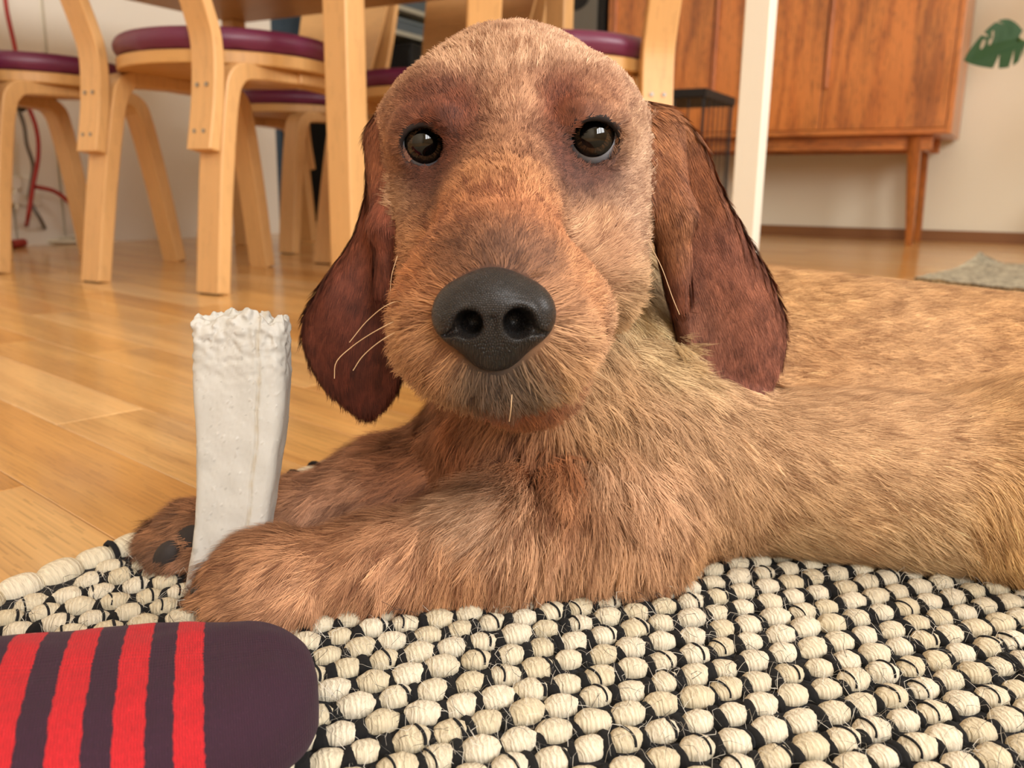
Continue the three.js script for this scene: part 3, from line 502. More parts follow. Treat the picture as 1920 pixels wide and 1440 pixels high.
// ---------------------------------------------------------------- the chew stick standing between the paws
{
  const o = [-0.1225, 0.011, -0.3403], top = 0.1165;
  const ctr = (y) => { const t = clamp(y / top, 0, 1); return 0.0092 * Math.sin(Math.min(1, t * 1.25) * Math.PI / 2); };
  const f = (X, Y, Z) => {
    const y = Y - o[1], x = X - o[0] - ctr(y), z = Z - o[2] + 0.012 * clamp(y / top, 0, 1), t = clamp(y / top, 0, 1);
    const hw = 0.0158 + 0.0022 * t - 0.0012 * Math.sin(t * 6), hd = 0.0088 - 0.0012 * t, r = 0.0035;
    const bend = z + 0.25 * Math.max(0, x - 0.0075); // the narrow side face turns away
    const qx = Math.abs(x) - hw + r, qz = Math.abs(bend) - hd + r; let d = Math.hypot(Math.max(qx, 0), Math.max(qz, 0)) + Math.min(Math.max(qx, qz), 0) - r;
    const rag = 0.0024 * noise3(x * 120, 1.3, z * 120) + 0.0008 * noise3(x * 300, 7.3, z * 300);
    d = smaxK(d, y - top - rag - 0.0018 * Math.sin(x * 230 + 1.2), 0.003); d = smaxK(d, -y, 0.002);
    d += 0.0003 * noise3(X * 90, Y * 60, Z * 90) + 0.00006 * noise3(X * 420, Y * 300, Z * 420);
    const lump = clamp((t - 0.72) / 0.28, 0, 1); d += lump * (0.0005 * noise3(X * 260 + 9, Y * 260, Z * 260) + 0.0009 * noise3(X * 150, Y * 170, Z * 150 + 4));
    const seamX = 0.0092 - 0.0022 * (1 - t) + 0.0003 * Math.sin(y * 220), seam = Math.hypot((x - seamX) * 1, Math.max(0, z < 0 ? 0.01 : 0)) ; if (z > 0 && t > 0.12) d += 0.00075 * Math.exp(-Math.pow((x - seamX) / 0.0006, 2));
    const pit = noise3(X * 260 + 3, Y * 200 + 8, Z * 200); if (pit > 0.72) d -= (pit - 0.72) * 0.001;
    return d * 0.8;
  };
  const g = surfaceNets(f, [o[0] - 0.03, o[1] - 0.004, o[2] - 0.035], [o[0] + 0.04, o[1] + 0.13, o[2] + 0.02], 0.0009);
  const p = g.attributes.position, col = new Float32Array(p.count * 3);
  for (let i = 0; i < p.count; i++) {
    const x = p.getX(i), y = p.getY(i) - o[1], z = p.getZ(i), n = noise3(x * 70, y * 50, z * 70), xs = x - o[0] - ctr(y), t = clamp(y / top, 0, 1), seamX = 0.0092 - 0.0022 * (1 - t) + 0.0003 * Math.sin(y * 220);
    let c = [0.56 + 0.03 * n, 0.545 + 0.03 * n, 0.5 + 0.03 * n]; const tan = Math.exp(-Math.pow((xs - seamX) / 0.0008, 2)) * (0.4 + 0.3 * noise3(1, y * 130, 2)), spot = noise3(x * 500, y * 420, z * 500) > 0.9 ? 0.25 : 0, soil = noise3(x * 120 + 4, y * 160, z * 120) > 0.2 && y < 0.02 ? 0.22 : 0;
    const k = 1 - spot - soil; c = [c[0] * k - tan * 0.1, c[1] * k - tan * 0.18, c[2] * k - tan * 0.28]; col.set(c, i * 3);
  }
  g.setAttribute('color', new THREE.BufferAttribute(col, 3));
  const m = mesh('chew_stick', g, phys('#ffffff', 0.55, { vertexColors: true, clearcoat: 0.15, clearcoatRoughness: 0.5 }), scene);
  m.userData = { label: "white rawhide chew stick with a gnawed end held upright between the dog's paws", category: 'dog chew' };
}
// ---------------------------------------------------------------- the dog
const dog = thing('dog', 'tan wire-haired puppy with long chestnut ears lying on the rug', 'dog');
const HX = [0.9999, 0.0136, -0.0031], HY = [-0.014, 0.9751, -0.2215], HZ = [0.0035, -0.0333, 0.9994]; // across, up and out of the face
const EYES = [
  { c: [-0.0378, 0.1986, -0.3683], r: 0.0114, ra: 0.0086, rb: 0.0078, axis: [0.0757, -0.062, 0.9952], look: [0.1195, -0.0387, 0.9921] },
  { c: [0.0321, 0.2014, -0.3663], r: 0.0119, ra: 0.0098, rb: 0.0085, axis: [-0.0606, -0.0706, 0.9957], look: [-0.0856, 0.0757, 0.9934] },
];
for (const e of EYES) { e.X = norm(cross(HY, e.axis)); e.Y = cross(e.axis, e.X); }
const NOSE = [-0.006, 0.141, -0.2598];
// skull, cheeks, muzzle
const headPrims = [
  ball([-0.0011, 0.2004, -0.4107], 0.0515, 0.02), ball([0.0052, 0.1923, -0.4437], 0.048, 0.03),
  ball([-0.0344, 0.1925, -0.3895], 0.0225, 0.02), ball([0.032, 0.1943, -0.3888], 0.0245, 0.02),
  ball([-0.0354, 0.2108, -0.3818], 0.0160, 0.02), ball([0.0313, 0.2131, -0.3823], 0.0170, 0.02), cone([-0.0423, 0.2041, -0.3618], [-0.0302, 0.2056, -0.3576], 0.0056, 0.0062, 0.007), cone([0.0254, 0.2077, -0.356], [0.0381, 0.2065, -0.3593], 0.0062, 0.0056, 0.007),
  ball([-0.0276, 0.1699, -0.373], 0.0215, 0.02), ball([0.0318, 0.1688, -0.3769], 0.0240, 0.02),
  ball([-0.0233, 0.1492, -0.3499], 0.0205, 0.02), ball([0.0271, 0.1458, -0.3594], 0.0245, 0.02),
  cone([-0.0032, 0.1926, -0.3782], [-0.0064, 0.1545, -0.2921], 0.0225, 0.0205, 0.018),
  ball([-0.0058, 0.1377, -0.2919], 0.0265, 0.015), ball([-0.021, 0.1361, -0.2977], 0.0178, 0.015), ball([0.0118, 0.135, -0.3015], 0.0210, 0.015),
  ball([-0.0179, 0.1307, -0.28], 0.0160, 0.010), ball([0.0062, 0.1301, -0.2799], 0.0172, 0.010),
  cone([-0.0054, 0.1204, -0.2797], [0.0053, 0.1099, -0.3379], 0.0100, 0.0220, 0.010),
];
// neck, chest, trunk and legs
const bodyPrims = [
  cone([0.0154, 0.1605, -0.4468], [0.028, 0.0709, -0.4316], 0.046, 0.052, 0.02), cone([0.0004, 0.0585, -0.4134], [0.0362, 0.0508, -0.4219], 0.036, 0.048, 0.02),
  cone([0.1178, 0.078, -0.5], [0.3027, 0.064, -0.47], 0.0615, 0.0600, 0.03), cone([0.0886, 0.048, -0.408], [0.2522, 0.045, -0.382], 0.039, 0.041, 0.03),
  ball([0.2574, 0.052, -0.378], 0.043, 0.03), ball([0.3822, 0.066, -0.46], 0.055, 0.04), ball([0.0687, 0.09, -0.45], 0.05, 0.03),
  cone([0.2759, 0.035, -0.37], [0.3229, 0.024, -0.35], 0.022, 0.015, 0.02), cone([0.3233, 0.022, -0.35], [0.2811, 0.019, -0.325], 0.013, 0.012, 0.01),
  cone([0.4586, 0.05, -0.5], [0.4922, 0.03, -0.47], 0.016, 0.011, 0.02), cone([0.4922, 0.03, -0.47], [0.4584, 0.02, -0.4], 0.011, 0.006, 0.01),
  // near foreleg
  cone([0.074, 0.0396, -0.4142], [0.052, 0.0246, -0.3728], 0.045, 0.030, 0.025), cone([0.0516, 0.0246, -0.3698], [-0.0062, 0.0235, -0.3582], 0.0255, 0.0235, 0.02), cone([-0.0062, 0.0235, -0.3582], [-0.0544, 0.0197, -0.343], 0.0235, 0.0185, 0.02),
  cone([-0.0544, 0.0193, -0.3429], [-0.0933, 0.0182, -0.3324], 0.0180, 0.0185, 0.012), ball([-0.1037, 0.0181, -0.3293], 0.0195, 0.01),
  cone([-0.1041, 0.0212, -0.3392], [-0.1196, 0.0161, -0.3381], 0.0125, 0.0098, 0.004), cone([-0.1056, 0.0172, -0.3281], [-0.1187, 0.0132, -0.3251], 0.0125, 0.0100, 0.004), cone([-0.0994, 0.0141, -0.3212], [-0.1092, 0.0105, -0.3142], 0.0125, 0.0100, 0.004), cone([-0.0879, 0.0126, -0.3188], [-0.0961, 0.0106, -0.3092], 0.0120, 0.0095, 0.004),
  // far foreleg
  cone([-0.0219, 0.0361, -0.4288], [-0.064, 0.0281, -0.4085], 0.033, 0.0215, 0.02), cone([-0.064, 0.0281, -0.4085], [-0.1129, 0.0206, -0.3883], 0.0215, 0.0160, 0.02), cone([-0.1129, 0.0206, -0.3883], [-0.1449, 0.0158, -0.379], 0.0160, 0.0155, 0.012), ball([-0.1492, 0.0141, -0.3766], 0.0165, 0.01),
  cone([-0.1516, 0.0183, -0.3806], [-0.1643, 0.0161, -0.3801], 0.0105, 0.0085, 0.004), cone([-0.1509, 0.0154, -0.3748], [-0.1634, 0.0136, -0.3724], 0.0100, 0.0082, 0.004), cone([-0.1474, 0.0121, -0.3679], [-0.1572, 0.0121, -0.3628], 0.0100, 0.0082, 0.004), cone([-0.1431, 0.0108, -0.3615], [-0.1493, 0.0096, -0.3571], 0.0095, 0.0080, 0.004),
];
// ears: outlines in the plane of the face, given thickness, cupped, with a rolled front fold
function ear(outline, origin, cup, tilt, half) {
  const O = origin, flat = outline.map((p) => { const q = sub(p, O); return new THREE.Vector3(dot(q, HX), dot(q, HY), 0); });
  const pts = new THREE.CatmullRomCurve3(flat, true, 'centripetal').getPoints(44).slice(0, -1).map((p) => [p.x, p.y]), n = pts.length;
  let mx = 0, my = 0, R = 0; for (const p of pts) { mx += p[0] / n; my += p[1] / n; } for (const p of pts) R = Math.max(R, Math.hypot(p[0] - mx, p[1] - my));
  const c = add(add(O, HX, mx), HY, my);
  return { k: 0.008, c, R: R + 0.03, f: (X, Y, Z) => {
    const q = [X - O[0], Y - O[1], Z - O[2]], u = dot(q, HX), v = dot(q, HY), w0 = dot(q, HZ);
    let d2 = 1e9, inside = false;
    for (let i = 0, j = n - 1; i < n; j = i++) {
      const ex = pts[j][0] - pts[i][0], ey = pts[j][1] - pts[i][1], wx = u - pts[i][0], wy = v - pts[i][1], t = Math.min(1, Math.max(0, (wx * ex + wy * ey) / (ex * ex + ey * ey))), bx = wx - ex * t, by = wy - ey * t; d2 = Math.min(d2, bx * bx + by * by);
      if ((pts[i][1] > v) !== (pts[j][1] > v) && u < pts[i][0] + ex * (v - pts[i][1]) / ey) inside = !inside;
    }
    const d = Math.sqrt(d2) * (inside ? -1 : 1), w = w0 - tilt[0] * u - tilt[1] * v + cup * (u - mx) * (u - mx) - 0.0016 * Math.sin(u * 130 + v * 40), r = half * 0.95;
    const a = d + r, b = Math.abs(w) - half + r; return (Math.hypot(Math.max(a, 0), Math.max(b, 0)) + Math.min(Math.max(a, b), 0) - r) * 0.85;
  } };
}
const earPrims = [
  ear([[-0.0545, 0.2117, -0.3928], [-0.0598, 0.2036, -0.3909], [-0.0631, 0.1875, -0.3873], [-0.0726, 0.1599, -0.381], [-0.0876, 0.1395, -0.3764], [-0.0972, 0.1256, -0.3732], [-0.0978, 0.1132, -0.3704], [-0.0903, 0.0973, -0.3668], [-0.0774, 0.086, -0.3642], [-0.0679, 0.082, -0.3633], [-0.0598, 0.0856, -0.3641], [-0.0522, 0.096, -0.3665], [-0.0491, 0.1144, -0.3707], [-0.0472, 0.1419, -0.3769], [-0.0458, 0.174, -0.3842], [-0.045, 0.2015, -0.3905]], [-0.0648, 0.1921, -0.3883], 2.5, [0.12, -0.05], 0.0046),
  cone([-0.0568, 0.2007, -0.3862], [-0.0543, 0.165, -0.374], 0.0075, 0.0062, 0.008), cone([-0.0543, 0.165, -0.374], [-0.0564, 0.138, -0.3689], 0.0062, 0.004, 0.008),
  ear([[0.0548, 0.2163, -0.4031], [0.0657, 0.2125, -0.4022], [0.0802, 0.2047, -0.4004], [0.0906, 0.1856, -0.3961], [0.1063, 0.1637, -0.3911], [0.122, 0.1433, -0.3865], [0.131, 0.1242, -0.3821], [0.1303, 0.1073, -0.3783], [0.1223, 0.0921, -0.3749], [0.1109, 0.0831, -0.3728], [0.0988, 0.0838, -0.373], [0.0862, 0.0945, -0.3754], [0.0767, 0.1192, -0.381], [0.0705, 0.1426, -0.3863], [0.0654, 0.166, -0.3916], [0.0587, 0.1941, -0.398]], [0.0781, 0.1849, -0.3959], 2.2, [-0.14, -0.04], 0.0046),
  cone([0.0616, 0.2053, -0.3924], [0.0674, 0.1711, -0.3784], 0.0100, 0.0088, 0.008), cone([0.0674, 0.1711, -0.3784], [0.0729, 0.1346, -0.3732], 0.0088, 0.005, 0.008),
];
// nose leather
const noseAdd = union([
  ellipsoid([-0.0062, 0.1429, -0.2669], [0.0163, 0.0120, 0.0130], 0.004, HX, HY, HZ), ellipsoid([-0.0057, 0.1344, -0.2639], [0.0108, 0.0100, 0.0110], 0.006, HX, HY, HZ),
  ball([-0.0157, 0.1421, -0.2606], 0.0092, 0.006), ball([0.004, 0.1427, -0.2607], 0.0092, 0.006), ball([-0.0061, 0.1474, -0.2613], 0.0080, 0.006),
]);
const bodyF = union(bodyPrims), headF = union(headPrims), earF = union(earPrims);
const dogF = (x, y, z) => {
  let d = sminK(headF(x, y, z), bodyF(x, y, z), 0.014);
  for (const e of EYES) { // eyelid openings
    const q = [x - e.c[0], y - e.c[1], z - e.c[2]], R2 = dot(q, q); if (R2 > 0.0016) continue;
    const l = dot(q, e.axis), a = dot(q, e.X) / e.ra, b = (dot(q, e.Y) + 0.0018) / e.rb, rad = Math.sqrt(R2);
    d = sminK(d, rad - e.r - 0.0028, 0.006); // lids swell over the ball
    let o = (Math.hypot(a, b) - 1) * Math.min(e.ra, e.rb); if (l < 0) o = Math.max(o, -l); d = smaxK(d, -o, 0.0022);
  }
  d = sminK(d, earF(x, y, z), 0.006);
  d = Math.max(d, -(noseAdd(x, y, z) + 0.0012)); // seat of the nose
  return smaxK(d, 0.0118 - y, 0.006);
};
// nostrils and groove
const noseCut = union([
  cone([-0.0134, 0.1411, -0.2491], [-0.0124, 0.1402, -0.2607], 0.0040, 0.0034, 0.002), cone([0.0021, 0.1416, -0.2492], [0.0006, 0.1407, -0.2608], 0.0044, 0.0036, 0.002), cone([-0.0147, 0.1404, -0.2494], [-0.0137, 0.1404, -0.2535], 0.0030, 0.0036, 0.002), cone([0.0037, 0.141, -0.2496], [0.0021, 0.1409, -0.2537], 0.0034, 0.0040, 0.002),
  cone([-0.0148, 0.1397, -0.2508], [-0.0204, 0.137, -0.2569], 0.0016, 0.0006, 0.002), cone([0.0036, 0.1401, -0.2509], [0.0095, 0.1377, -0.257], 0.0016, 0.0006, 0.002),
]);
const philtrum = cone([-0.006, 0.1423, -0.2514], [-0.0053, 0.1263, -0.2503], 0.0007, 0.0009, 0.001);
const noseF = (x, y, z) => smaxK(smaxK(noseAdd(x, y, z), -noseCut(x, y, z), 0.0022), -philtrum.f(x, y, z), 0.0018);
const skin = surfaceNets(dogF, [-0.21, 0.0, -0.64], [0.62, 0.285, -0.20], 0.0021);
// coat: colour, comb direction, length and lift, read from the nearest guides
// [point, direction, length mm, lift, light colour, dark colour, weight]
const hue = (hex, s = 0.1) => { const c = lin(hex), g = 0.3 * c[0] + 0.55 * c[1] + 0.15 * c[2]; return c.map((v) => lerp(v, g, s) * 1.22); };
const G = (rows, s = 0.1) => rows.map(([p, d, len, lift, a, b, w = 1]) => ({ p, d, len: len / 1000, lift, a: hue(a, s), b: hue(b, s).map((v) => v * 0.7), w }));
const headGuides = G([
  [[-0.003, 0.2329, -0.373], [-0.0089, 0.2268, -0.9739], 8, 0.34, '#d2a680', '#9d6238'], [[-0.0243, 0.2272, -0.3799], [-0.1155, 0.211, -0.9706], 8, 0.36, '#cfa27b', '#96592f'], [[0.0251, 0.2322, -0.381], [0.1141, 0.2237, -0.9679], 7, 0.26, '#d6ad8a', '#a56c44'],
  [[-0.0026, 0.2107, -0.3597], [-0.0106, 0.3846, -0.923], 7, 0.4, '#c08d66', '#8a4e2a'], [[0.0422, 0.2226, -0.3891], [0.1798, 0.1703, -0.9689], 6, 0.2, '#dab492', '#ab754c'], [[-0.048, 0.2169, -0.3878], [-0.2085, 0.1336, -0.9689], 6, 0.25, '#cc9c70', '#9a5e34'],
  [[-0.0263, 0.2073, -0.36], [-0.1718, 0.3722, -0.9121], 5, 0.3, '#7c3c20', '#4e1f10', 2], [[0.0179, 0.21, -0.3606], [0.211, 0.3771, -0.9018], 5, 0.3, '#8a4526', '#5a2613', 1.8],
  [[-0.0373, 0.2101, -0.3627], [-0.2153, 0.2095, -0.9538], 4, 0.25, '#7a3f24', '#4f2414'], [[0.0321, 0.2123, -0.3632], [0.1771, 0.2362, -0.9554], 4, 0.22, '#b27a52', '#83492b'],
  [[0.0426, 0.2034, -0.3663], [0.3023, 0.0029, -0.9532], 4, 0.2, '#c2966e', '#8a5636'], [[-0.0486, 0.1981, -0.3692], [-0.2976, -0.0173, -0.9545], 4, 0.2, '#b57c50', '#84492a'],
  [[0.0309, 0.1885, -0.3526], [0.1958, -0.0787, -0.9775], 2.5, 0.2, '#6a3d2c', '#46251a', 1.8], [[-0.0357, 0.1868, -0.3553], [-0.1858, -0.1087, -0.9765], 2.5, 0.2, '#643626', '#3f1f16', 1.8], [[0.0201, 0.1941, -0.3539], [0.9999, 0.0136, -0.0031], 2.5, 0.25, '#693826', '#432113', 2], [[-0.0249, 0.1946, -0.3551], [-0.6111, 0.7719, -0.1754], 4, 0.4, '#6c351f', '#451c0e', 2],
  [[-0.0033, 0.1874, -0.3452], [-0.0114, 0.1932, -0.9811], 7, 0.42, '#bb8356', '#874c28'], [[-0.0047, 0.1717, -0.316], [-0.0159, 0.0612, -0.998], 7, 0.4, '#c3854f', '#914f25'], [[-0.0061, 0.1618, -0.2912], [-0.0213, -0.0051, -0.9998], 6, 0.35, '#bb7340', '#8a421c'], [[-0.0066, 0.1563, -0.2776], [-0.0242, -0.0294, -0.9993], 4, 0.25, '#6b4836', '#3d2a22', 0.25], [[-0.0164, 0.1536, -0.277], [-0.0963, -0.0577, -0.9937], 4, 0.25, '#7a4c31', '#452c20', 0.2], [[0.0033, 0.1542, -0.2772], [0.0489, -0.0547, -0.9973], 4, 0.25, '#7a4c31', '#452c20', 0.2],
  [[-0.022, 0.1583, -0.313], [-0.118, -0.0354, -0.9924], 7, 0.3, '#b9713c', '#8d4519'], [[0.0087, 0.1594, -0.303], [0.0682, -0.0274, -0.9973], 7, 0.3, '#bd7742', '#8e481f'],
  [[0.0411, 0.1733, -0.3625], [0.2129, -0.0387, -0.9763], 8, 0.3, '#cba17c', '#976240'], [[0.0482, 0.1931, -0.3721], [0.2092, -0.0308, -0.9774], 6, 0.2, '#cfa784', '#9f6d48'], [[0.0285, 0.1593, -0.3388], [0.1801, -0.0694, -0.9812], 9, 0.32, '#c8966a', '#975c34'], [[0.0516, 0.1577, -0.3692], [0.2312, -0.1261, -0.9647], 10, 0.32, '#c7a07a', '#946645'],
  [[-0.0438, 0.1699, -0.3669], [-0.1981, -0.096, -0.9755], 7, 0.28, '#be9168', '#8c5733'], [[-0.0395, 0.1535, -0.3478], [-0.2001, -0.1304, -0.9711], 9, 0.34, '#bd8350', '#8c4f27'],
  [[-0.0253, 0.1426, -0.2838], [-0.1713, -0.13, -0.9766], 9, 0.34, '#bf7434', '#914715'], [[-0.034, 0.1303, -0.281], [-0.1914, -0.2178, -0.957], 11, 0.42, '#cf9a64', '#9c6231'], [[-0.0285, 0.1191, -0.2784], [-0.167, -0.3667, -0.9152], 11, 0.42, '#cda06f', '#98633a'],
  [[0.0157, 0.1431, -0.2839], [0.1387, -0.1264, -0.9822], 9, 0.3, '#c58750', '#965526'], [[0.0279, 0.1285, -0.296], [0.1804, -0.1962, -0.9638], 11, 0.3, '#cfa073', '#a06a3f'], [[0.0195, 0.1206, -0.2788], [0.1768, -0.3422, -0.9228], 11, 0.34, '#cf9f74', '#a06b42'], [[0.0428, 0.1294, -0.3423], [0.2215, -0.185, -0.9575], 12, 0.35, '#caa272', '#997044'],
  [[-0.0137, 0.124, -0.2672], [-0.2136, -0.4172, 0.8833], 9, 0.3, '#7c634c', '#42352c', 0.6], [[-0.0061, 0.1227, -0.269], [0.0258, -0.4256, 0.9046], 7, 0.3, '#5e4d42', '#28221f', 0.8], [[0.0033, 0.1242, -0.2673], [0.2575, -0.408, 0.8759], 10, 0.32, '#88725c', '#463c34', 0.6], [[-0.0213, 0.1261, -0.2667], [-0.3821, -0.6704, -0.6361], 10, 0.34, '#b9824f', '#8a5327'], [[0.0118, 0.1265, -0.2668], [0.4288, -0.6489, -0.6286], 11, 0.34, '#c6935f', '#96602f'],
  [[-0.0035, 0.1077, -0.281], [-0.0096, -0.4059, -0.9139], 11, 0.42, '#9c5029', '#6c2f14', 1.1], [[0.0156, 0.104, -0.3006], [0.1291, -0.4078, -0.9039], 12, 0.42, '#ab6638', '#7a3d1e'],
], 0.12);
const bodyGuides = G([
  [[0.0594, 0.1312, -0.3991], [0.6111, -0.7719, 0.1754], 14, 0.32, '#dfc08c', '#a7814e'], [[0.0656, 0.106, -0.3985], [0.953, -0.2954, 0.0671], 15, 0.36, '#dcbb85', '#a47a49'], [[0.0439, 0.0942, -0.3804], [0.6111, -0.7719, 0.1754], 15, 0.42, '#c99b69', '#92612f'],
  [[-0.0241, 0.0743, -0.3759], [-0.303, -0.9293, 0.2111], 18, 0.5, '#a9673c', '#6b381c'], [[0.0003, 0.0736, -0.3706], [-0.4347, -0.8782, 0.1995], 20, 0.55, '#ad744b', '#6f3f24'], [[0.0201, 0.0576, -0.3742], [-0.108, 0.2643, 0.9584], 20, 0.75, '#a9632f', '#61300f'], [[0.0245, 0.0452, -0.3591], [-0.0965, -0.9706, 0.2205], 18, 0.5, '#b87c4e', '#7d4621'], [[0.0353, 0.0724, -0.3857], [0.4189, -0.8855, 0.2012], 18, 0.45, '#c69662', '#906032'], [[0.0602, 0.0751, -0.3864], [0.4189, -0.8855, 0.2012], 17, 0.34, '#d0a376', '#9b6c42'],
  [[0.0463, 0.0531, -0.366], [0.1243, -0.9676, 0.2198], 17, 0.34, '#cfa077', '#9b6a43'], [[0.0518, 0.0311, -0.3456], [0.014, -0.9751, 0.2215], 17, 0.34, '#c69468', '#8f5c36'], [[0.01, 0.0359, -0.3385], [-0.2033, -0.9548, 0.2169], 17, 0.36, '#c89568', '#91572f'], [[-0.0129, 0.0456, -0.3438], [-0.6401, -0.7492, 0.1702], 15, 0.34, '#cfa480', '#96663f'], [[-0.021, 0.0288, -0.3266], [-0.2033, -0.9548, 0.2169], 16, 0.38, '#c48c5c', '#8f5229'],
  [[-0.0518, 0.0327, -0.3275], [-0.5181, -0.8341, 0.1895], 14, 0.38, '#c79064', '#925731'], [[-0.0735, 0.0396, -0.327], [-0.7915, -0.5959, 0.1354], 12, 0.34, '#bd8558', '#8a512d'], [[-0.0839, 0.0248, -0.3134], [-0.6972, -0.6991, 0.1588], 13, 0.38, '#c68f62', '#8f5630'], [[-0.1089, 0.0264, -0.3189], [-0.8673, -0.4854, 0.1103], 11, 0.36, '#bb8456', '#84502f'], [[-0.0977, 0.0171, -0.3014], [-0.6401, -0.7492, 0.1702], 10, 0.35, '#b17d55', '#7c4c2e'],
  [[-0.0455, 0.0461, -0.39], [-0.8405, -0.5283, 0.12], 15, 0.38, '#aa6c43', '#713f22'], [[-0.0803, 0.0398, -0.3835], [-0.7915, -0.5959, 0.1354], 14, 0.36, '#ba845f', '#845337'], [[-0.1191, 0.0288, -0.3758], [-0.9081, -0.4084, 0.0928], 12, 0.34, '#b27a4e', '#7b4a2a'], [[-0.1571, 0.0265, -0.3702], [-0.9731, -0.2248, 0.0511], 11, 0.34, '#9f6a42', '#5d3a24'], [[-0.1601, 0.0151, -0.3573], [-0.6401, -0.7492, 0.1702], 9, 0.32, '#84583a', '#49301f'],
  [[0.0917, 0.065, -0.4148], [0.5418, -0.8196, 0.1862], 15, 0.28, '#d6ab7f', '#9f7048'], [[0.0922, 0.036, -0.3723], [0.4189, -0.8855, 0.2012], 15, 0.3, '#d0a274', '#99683f'], [[0.0829, 0.0184, -0.3581], [0.8553, -0.5052, 0.1148], 15, 0.3, '#c69057', '#8f5a2b'], [[0.1132, 0.0557, -0.3922], [0.7617, -0.6318, 0.1435], 13, 0.26, '#d9ae7f', '#a06d3f'],
  [[0.1455, 0.1371, -0.4517], [0.9791, -0.1982, 0.045], 11, 0.26, '#d8a667', '#9b6126'], [[0.1448, 0.1051, -0.4239], [0.953, -0.2954, 0.0671], 11, 0.25, '#d3a066', '#985f2c'], [[0.1641, 0.0814, -0.398], [0.9791, -0.1982, 0.045], 11, 0.24, '#d6a977', '#9d683b'], [[0.2119, 0.1138, -0.4259], [0.9886, -0.1469, 0.0334], 10, 0.24, '#d7a76f', '#9e6734'], [[0.1489, 0.0415, -0.3736], [0.953, -0.2954, 0.0671], 13, 0.26, '#d8ac79', '#a16d3e'], [[0.131, 0.0214, -0.3588], [0.9194, -0.3836, 0.0871], 16, 0.28, '#dab583', '#a87a4a'], [[0.1955, 0.0639, -0.3787], [0.9791, -0.1982, 0.045], 11, 0.24, '#d8ab78', '#a06b3c'], [[0.1768, 0.0264, -0.3548], [0.8397, -0.5295, 0.1203], 17, 0.3, '#dab685', '#a67745'], [[0.2245, 0.0776, -0.3767], [0.9194, -0.3836, 0.0871], 12, 0.26, '#dbab6e', '#a66f38'], [[0.2182, 0.0424, -0.3482], [0.4189, -0.8855, 0.2012], 17, 0.3, '#dfb06f', '#a8743c'], [[0.2522, 0.1196, -0.4272], [0.9791, -0.1982, 0.045], 11, 0.24, '#d3a062', '#9b622c'],
]);
const earGuides = G([
  [[-0.0562, 0.1985, -0.3785], [-0.2033, -0.9548, 0.2169], 9, 0.20, '#a05c34', '#6d3519'], [[-0.0603, 0.1695, -0.3719], [-0.303, -0.9293, 0.2111], 10, 0.18, '#90492a', '#5d2812'], [[-0.0515, 0.1632, -0.3654], [0.1243, -0.9676, 0.2198], 9, 0.15, '#8a452b', '#572512'], [[-0.078, 0.1292, -0.3628], [-0.5181, -0.8341, 0.1895], 10, 0.15, '#7d3a22', '#4c1d0f'], [[-0.0641, 0.1138, -0.3593], [-0.0965, -0.9706, 0.2205], 10, 0.14, '#6e2f1d', '#43190e'], [[-0.0683, 0.0893, -0.3537], [0.014, -0.9751, 0.2215], 10, 0.14, '#602517', '#3b150c'], [[-0.0528, 0.1207, -0.3608], [0.2305, -0.9489, 0.2156], 10, 0.15, '#6d2f1e', '#43190d'],
  [[0.0609, 0.2071, -0.3856], [0.5418, -0.8196, 0.1862], 9, 0.21, '#b0703f', '#7c4220'], [[0.0784, 0.1894, -0.3867], [0.4189, -0.8855, 0.2012], 10, 0.18, '#9c5a30', '#6a3618'], [[0.0647, 0.1669, -0.3682], [0.2305, -0.9489, 0.2156], 10, 0.20, '#a4673c', '#6e3a1d'], [[0.0735, 0.1351, -0.3692], [0.1243, -0.9676, 0.2198], 10, 0.15, '#8a4b2e', '#582a17'], [[0.0898, 0.1578, -0.3764], [0.3294, -0.9207, 0.2092], 10, 0.13, '#9c5c45', '#6b3626'], [[0.1093, 0.1351, -0.3733], [0.5418, -0.8196, 0.1862], 10, 0.12, '#a05c3e', '#6f3823'], [[0.0977, 0.1123, -0.3671], [0.1243, -0.9676, 0.2198], 10, 0.12, '#8f4f3b', '#5f2f20'], [[0.0813, 0.1167, -0.3681], [0.2305, -0.9489, 0.2156], 10, 0.15, '#a8735a', '#714433'], [[0.1029, 0.094, -0.364], [0.1243, -0.9676, 0.2198], 10, 0.12, '#83432f', '#562619'],
]);
function guide(list, p) {
  let W = 0, d = [0, 0, 0], len = 0, lift = 0, a = [0, 0, 0], b = [0, 0, 0];
  for (const g of list) {
    const x = p[0] - g.p[0], y = p[1] - g.p[1], z = p[2] - g.p[2], q = x * x + y * y + z * z + 2e-5, w = g.w / (q * q); W += w; len += g.len * w; lift += g.lift * w;
    for (let k = 0; k < 3; k++) { d[k] += g.d[k] * w; a[k] += g.a[k] * w; b[k] += g.b[k] * w; }
  }
  return { d, len: len / W, lift: lift / W, a: a.map((v) => v / W), b: b.map((v) => v / W) };
}
const coat = [];
const hbGuides = [...headGuides, ...bodyGuides];
function coatAt(p) {
  const de = earF(...p), other = Math.min(headF(...p), bodyF(...p));
  if (de < other) return { ...guide(earGuides, p), ear: true };
  const dh = headF(...p), db = bodyF(...p), g = Math.abs(dh - db) < 0.008 ? guide(hbGuides, p) : dh < db ? guide(headGuides, p) : guide(bodyGuides, p);
  if (dh < db) { // the face: hair streams back from the nose
    const r = norm(sub(p, NOSE)); g.d = add(norm(g.d), r, 0.6);
  }
  return g;
}
